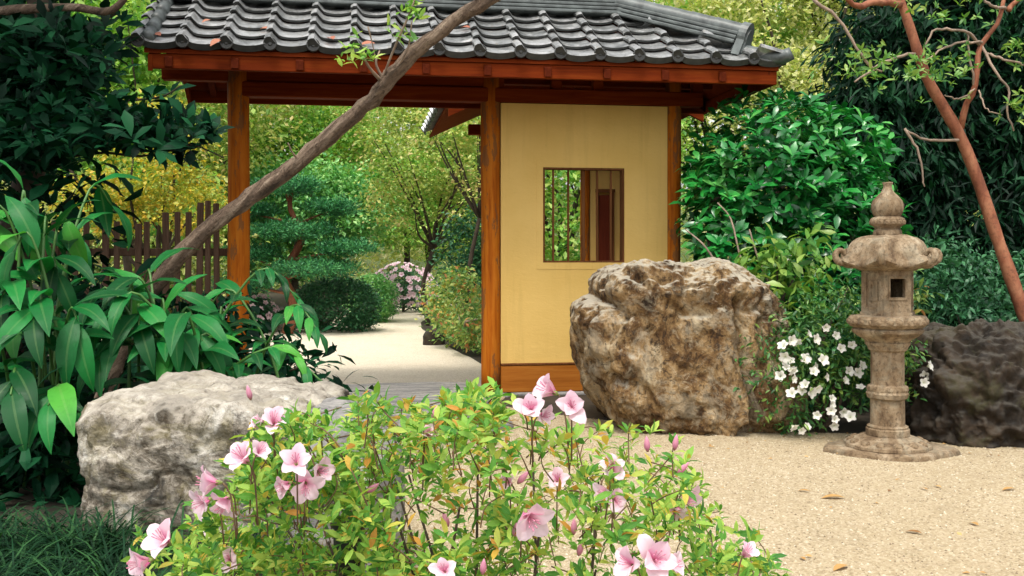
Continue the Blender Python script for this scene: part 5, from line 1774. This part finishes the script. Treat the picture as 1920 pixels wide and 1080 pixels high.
tree("maple_tree", (-5.6, 14.5, 0), "bright lime-green tree between the dark evergreen and the gate roof", [((-5.6, 14.4, 3.4), (.95, .8, 1.1)), ((-5.3, 14.5, 4.9), (.9, .8, .9)), ((-6.3, 14.6, 4.4), (.9, .8, .9)), ((-5.4, 14.3, 2.2), (.9, .7, .6))], T_DIA, LM['bright'], .13, 26, .3, 380, .08)

# ------------------------------------------------------------------ garden beyond the gate
PIN = thing("pine_tree", (-3.75, 16.6, 0), "cloud-pruned pine with layered flat pads beyond the gate", "tree")
pb = np.array([-3.75, 16.6, 0.0])
tr = spline(np.array([pb, pb + [.12, 0, .5], pb + [-.05, 0, 1.0], pb + [.25, 0, 1.6], pb + [.05, 0, 2.1], pb + [.1, 0, 2.5]]), 20)
MB().tube(tr, np.linspace(.10, .03, 20), 10, wob=.15).build("trunk", M['redbark'], PIN, smooth=True, base=pb)
pads = [(-4.35, 16.4, .85, .55, .11), (-3.25, 16.3, 1.10, .75, .12), (-4.3, 16.5, 1.35, .5, .12), (-2.75, 16.4, 1.42, .5, .10), (-3.6, 16.4, 1.72, .7, .13), (-4.4, 16.6, 2.05, .45, .12), (-3.0, 16.5, 2.1, .42, .12), (-3.75, 16.5, 2.45, .55, .14)]
for (x, y, z, r, h) in pads:
    c, _ = blob((x, y, z), (r, r * .8, h), int(120 * r / .6), .35)
    V, F, UV = merged(T_NAR, *clump_leaves(c, .12, 34, .075, .6, -.5))
    o = link("needle_pad", make_mesh("needle_pad", V - pb, F, LM['pine'], UV), PIN)
    o["kind"] = "stuff"
    limbs(PIN, tr[np.argmin(np.abs(tr[:, 2] - z + .25))], [(x, y, z - .05)], .03, M['redbark'])
shrub("clipped_shrub", (-3.0, 17.2, 0), "clipped round dark green shrub at the left of the far path", "shrub", [((-3.05, 17.2, .42), (.72, .6, .52))], T_DIA, LM['clip'], .06, 26, .12, 420, 0, 4, shell=.85)
shrub("clipped_shrub", (-2.75, 19.6, 0), "smaller clipped shrub behind the round one on the far path", "shrub", [((-2.75, 19.6, .45), (.42, .5, .48))], T_DIA, LM['blue'], .06, 26, .12, 240, 0, 4, shell=.85)
for loc, lab, r, sc in (((-2.55, 23.2, 0), "pink azalea in full bloom at the end of the path", (.68, .6, .55), 90), ((-4.45, 16.9, 0), "small pink azalea beside the left gate post, seen beyond the opening", (.42, .3, .32), 22), ((-1.75, 22.0, 0), "pale pink azalea at the right side of the far path end", (.3, .3, .35), 22)):
    b_ = np.array(loc, float)
    S = shrub("azalea_bush", loc, lab, "azalea", [(b_ + [0, 0, r[2] * .95], r)], T_DIA, LM['clip'], .06, 22, .12, 150, 0, 4, shell=.7)
    q, qd = blob(b_ + [0, 0, r[2] * .95], np.array(r) * 1.08, sc * 5, .97)
    k_ = (qd[:, 1] < .15) & (q[:, 2] > .2)
    for a_, b2 in list(zip(q[k_], qd[k_]))[:sc * 2]:
        link("flower", fl_pink, S, matrix=axis_matrix(a_ - b_, b2 + np.array([0, -.4, .2]), rng.uniform(0, 6), rng.uniform(.06, .10)))
shrub("mixed_shrub", (-0.55, 14.2, 0), "loose yellow-green shrub with orange tips right of the far path", "shrub", [((-.75, 14.0, .55), (.42, .5, .5)), ((-.45, 13.2, .45), (.35, .5, .42)), ((-.9, 15.5, .6), (.45, .6, .55)), ((-.10, 12.2, .45), (.3, .4, .45)), ((-.02, 11.2, .4), (.22, .4, .4))], T_DIA, LM['mixed'], .075, 16, .15, 420, 0, 8, bark='twig')
shrub("mixed_shrub", (-0.6, 17.0, 0), "tall blue-green shrub behind the orange-tipped one by the middle post", "shrub", [((-.75, 17.0, 1.2), (.5, .5, .9)), ((-.2, 16.5, 1.0), (.5, .5, .9))], T_DIA, LM['clip'], .08, 20, .16, 300, 0, 5)
tree("maple_tree", (-1.55, 18.6, 0), "olive-green maple with thin dark trunks right of the far path", [((-1.5, 18.3, 3.1), (1.4, .9, .8)), ((-.7, 18.2, 2.4), (.8, .7, .7)), ((-1.9, 18.4, 2.3), (.8, .7, .5)), ((-.9, 18.5, 4.1), (1.2, .8, .8)), ((-2.3, 18.6, 4.2), (1.0, .8, .7))], T_DIA, LM['olive'], .08, 30, .26, 520, .05, flat=.35, nl=12, fork=.45)
tree("maple_tree", (-0.55, 15.6, 0), "slender maple leaning in beside the middle gate post", [((-.35, 15.5, 2.9), (.55, .5, .8)), ((-.9, 15.5, 3.4), (.6, .5, .5))], T_DIA, LM['olive'], .08, 22, .2, 130, .045, flat=.4, nl=8, fork=.6)
tree("broadleaf_tree", (-4.6, 21.5, 0), "blue-green broad-leaved tree above the cloud-pruned pine", [((-4.4, 21.3, 2.5), (1.3, .9, 1.0)), ((-5.6, 21.5, 2.3), (1.0, .8, 1.0)), ((-3.6, 21.2, 2.3), (1.0, .8, .8)), ((-4.8, 21.5, 1.6), (1.2, .7, .8))], T_DIA, LM['blue'], .12, 36, .33, 560, .1)
tree("broadleaf_tree", (-2.4, 26.5, 0), "lime-green tree standing behind the pink azalea", [((-2.2, 26.5, 2.2), (1.6, .8, 1.0)), ((-3.0, 26.6, 3.3), (1.2, .8, .9)), ((-1.0, 26.6, 2.6), (1.2, .8, 1.0))], T_DIA, LM['bright'], .12, 34, .34, 430, .08)
far = [  # px, Y, centre row, radius, material, label
    (470, 27, 210, 2.1, 'sunny', "pale yellow tree behind the pine, just right of the left post"), (620, 29, 150, 2.4, 'sunny', "tall yellow-green tree high in the middle of the gate opening"), (760, 28, 220, 2.2, 'sunny', "sunlit yellow tree above the far path"),
    (880, 30, 200, 2.3, 'bright', "bright green tree behind the middle gate post"), (1060, 20, 400, 2.0, 'bright', "light green tree seen through the barred window"), (1480, 21, 40, 2.1, 'sunny', "pale yellow tree above the right roof corner"), (1330, 24, 120, 2.1, 'bright', "light green tree behind the right end of the roof"),
    (1560, 25, 100, 2.4, 'sunny', "yellowish tree between the roof corner and dark conifers"), (330, 24, 120, 2.4, 'sunny', "pale sunlit tree behind the left end of the roof"), (180, 22, 60, 2.4, 'bright', "bright green tree behind the dark evergreen, upper left"),
    (540, 26, 330, 1.9, 'bright', "fresh green tree low behind the cloud-pruned pine"), (300, 20, 330, 1.9, 'olive', "olive tree behind the yellow maple"), (1750, 22, 0, 2.6, 'dark', "dark broad tree behind the conifers at the right"), (40, 19, 200, 2.2, 'dark', "dark tree at the left edge far behind the evergreen")]
for (px, Y, py, r, mt, lab) in far:
    c = at(px, py, Y)
    lo = [(c, (r, r * .6, r * .85)), (c + [r * .6, .3, r * .7], (r * .7, r * .5, r * .6)), (c + [-r * .7, .2, r * .5], (r * .7, r * .5, r * .6)), (c + [rng.normal(0, .3), -.3, -r * .8], (r * .9, r * .5, r * .6))]
    tree("garden_tree", (c[0], c[1] + .4, 0), lab, lo, T_DIA, LM[mt], .14, 34, .42, 430, .11, group="trees beyond the gate", flat=.5)
# the wood that closes the garden, one mass
C = []
for _ in range(2600):
    x = rng.uniform(-24, 24)
    C.append((x, 36 + rng.normal(0, 1.3) + .01 * x * x, 12.5 * rng.random() ** 0.9 + .3))
V, F, UV = merged(T_DIA, *clump_leaves(np.array(C), .75, 44, .23, .6, .2))
tag(link("distant_wood", make_mesh("distant_wood", V, F, LM['sunny'], UV)), "sunlit yellow-green wood closing the view behind the garden", "wood", kind="stuff")

# bits of leaf litter gathered along the edge of the court
lit = np.array([(rng.uniform(0.6, 4.2), rng.uniform(4.0, 7.9)) for _ in range(2600)])
edge = np.interp(lit[:, 0], [0.4, 1.1, 1.9, 2.55, 3.0, 3.55, 4.6], [8.1, 7.7, 7.35, 7.25, 7.05, 6.85, 6.55])
lit = lit[(lit[:, 1] < edge + .1) & (rng.random(len(lit)) < 0.03 + 0.6 * np.exp(-(edge - lit[:, 1]) / .25))]
a = rng.uniform(0, 6.28, len(lit))
V, F, UV = merged(T_DIA, np.c_[lit, np.full(len(lit), .012)], np.c_[np.cos(a), np.sin(a), rng.normal(0, .15, len(lit))], np.c_[rng.normal(0, .3, (len(lit), 2)), np.ones(len(lit))], rng.uniform(.012, .04, len(lit)))
tag(link("leaf_litter", make_mesh("leaf_litter", V, F, LM['dry'], UV)), "small dry leaf litter along the edge of the gravel court", "leaf litter", kind="stuff")

# ------------------------------------------------------------------ small things last: fallen leaves
dry_me = make_mesh("fallen_leaf", *(lambda T: (T[0], T[1], LM['dry'], T[2]))(leaf_grid(4, .20, ell, .4, .35)), smooth=True)
red_me = make_mesh("fallen_leaf", *(lambda T: (T[0], T[1], LM['red_dry'], T[2]))(leaf_grid(4, .28, ell, .5, .35)), smooth=True)
for (x, y, s, rz, lab) in ((1585, 937, .13, 1.5, "long yellow-brown fallen leaf on the open gravel"), (1740, 922, .05, .5, "small dark fallen leaf on gravel right of the lantern"), (1520, 925, .07, 1.2, "fallen leaf on the gravel in front of the white azalea"), (1765, 918, .06, .3, "small orange fallen leaf close to the dark one"),
                           (1905, 920, .09, 1.8, "fallen leaf on the gravel at the right edge"), (1730, 1005, .08, .9, "pale fallen leaf on the lower gravel"), (1590, 1065, .10, 2.2, "brown fallen leaf on gravel at the bottom edge"), (1340, 842, .06, 1.0, "yellow fallen leaf in front of the rugged boulder"), (1835, 990, .07, .2, "pale yellow fallen leaf low at the right"), (1510, 1055, .05, .2, "small curled fallen leaf near the azalea's right end")):
    q = ground_at(x, y)
    o = link("fallen_leaf", dry_me, None, matrix=Matrix.Translation((q[0], q[1], .012)) @ Matrix.Rotation(rz, 4, 'Z') @ Matrix.Rotation(.12, 4, 'X') @ Matrix.Scale(s, 4))
    tag(o, lab, "leaf", "fallen leaves on the gravel")
GM = Matrix.Translation(MID) @ Matrix.Rotation(YAW, 4, 'Z')
for (s, row, sc, rz, lab) in ((-2.78, .35, .14, .8, "red-brown dry leaf on the roof's left corner tile"), (-2.30, .18, .13, 2.4, "pinkish dry leaf at the eave above the left post"), (-1.42, .55, .13, .4, "dry leaf lying on the left half of the roof, second tile row"), (-1.08, .25, .14, 1.5, "pale dry leaf at the eave left of the leaning trunk"), (-1.95, 1.5, .10, 1.1, "small dry leaf halfway up the roof's left part"), (-2.45, 2.3, .08, 2.0, "tiny dry leaf high on the roof's left end"), (-.25, 2.4, .10, .9, "pinkish dry leaf on the roof tiles right of the leaning trunk")):
    m = GM @ FR @ Matrix.Translation((s, row * EXPO, .085)) @ Matrix.Rotation(rz, 4, 'Z') @ Matrix.Scale(sc, 4)
    tag(link("fallen_leaf", red_me, None, matrix=m), lab, "leaf", "dry leaves on the roof")
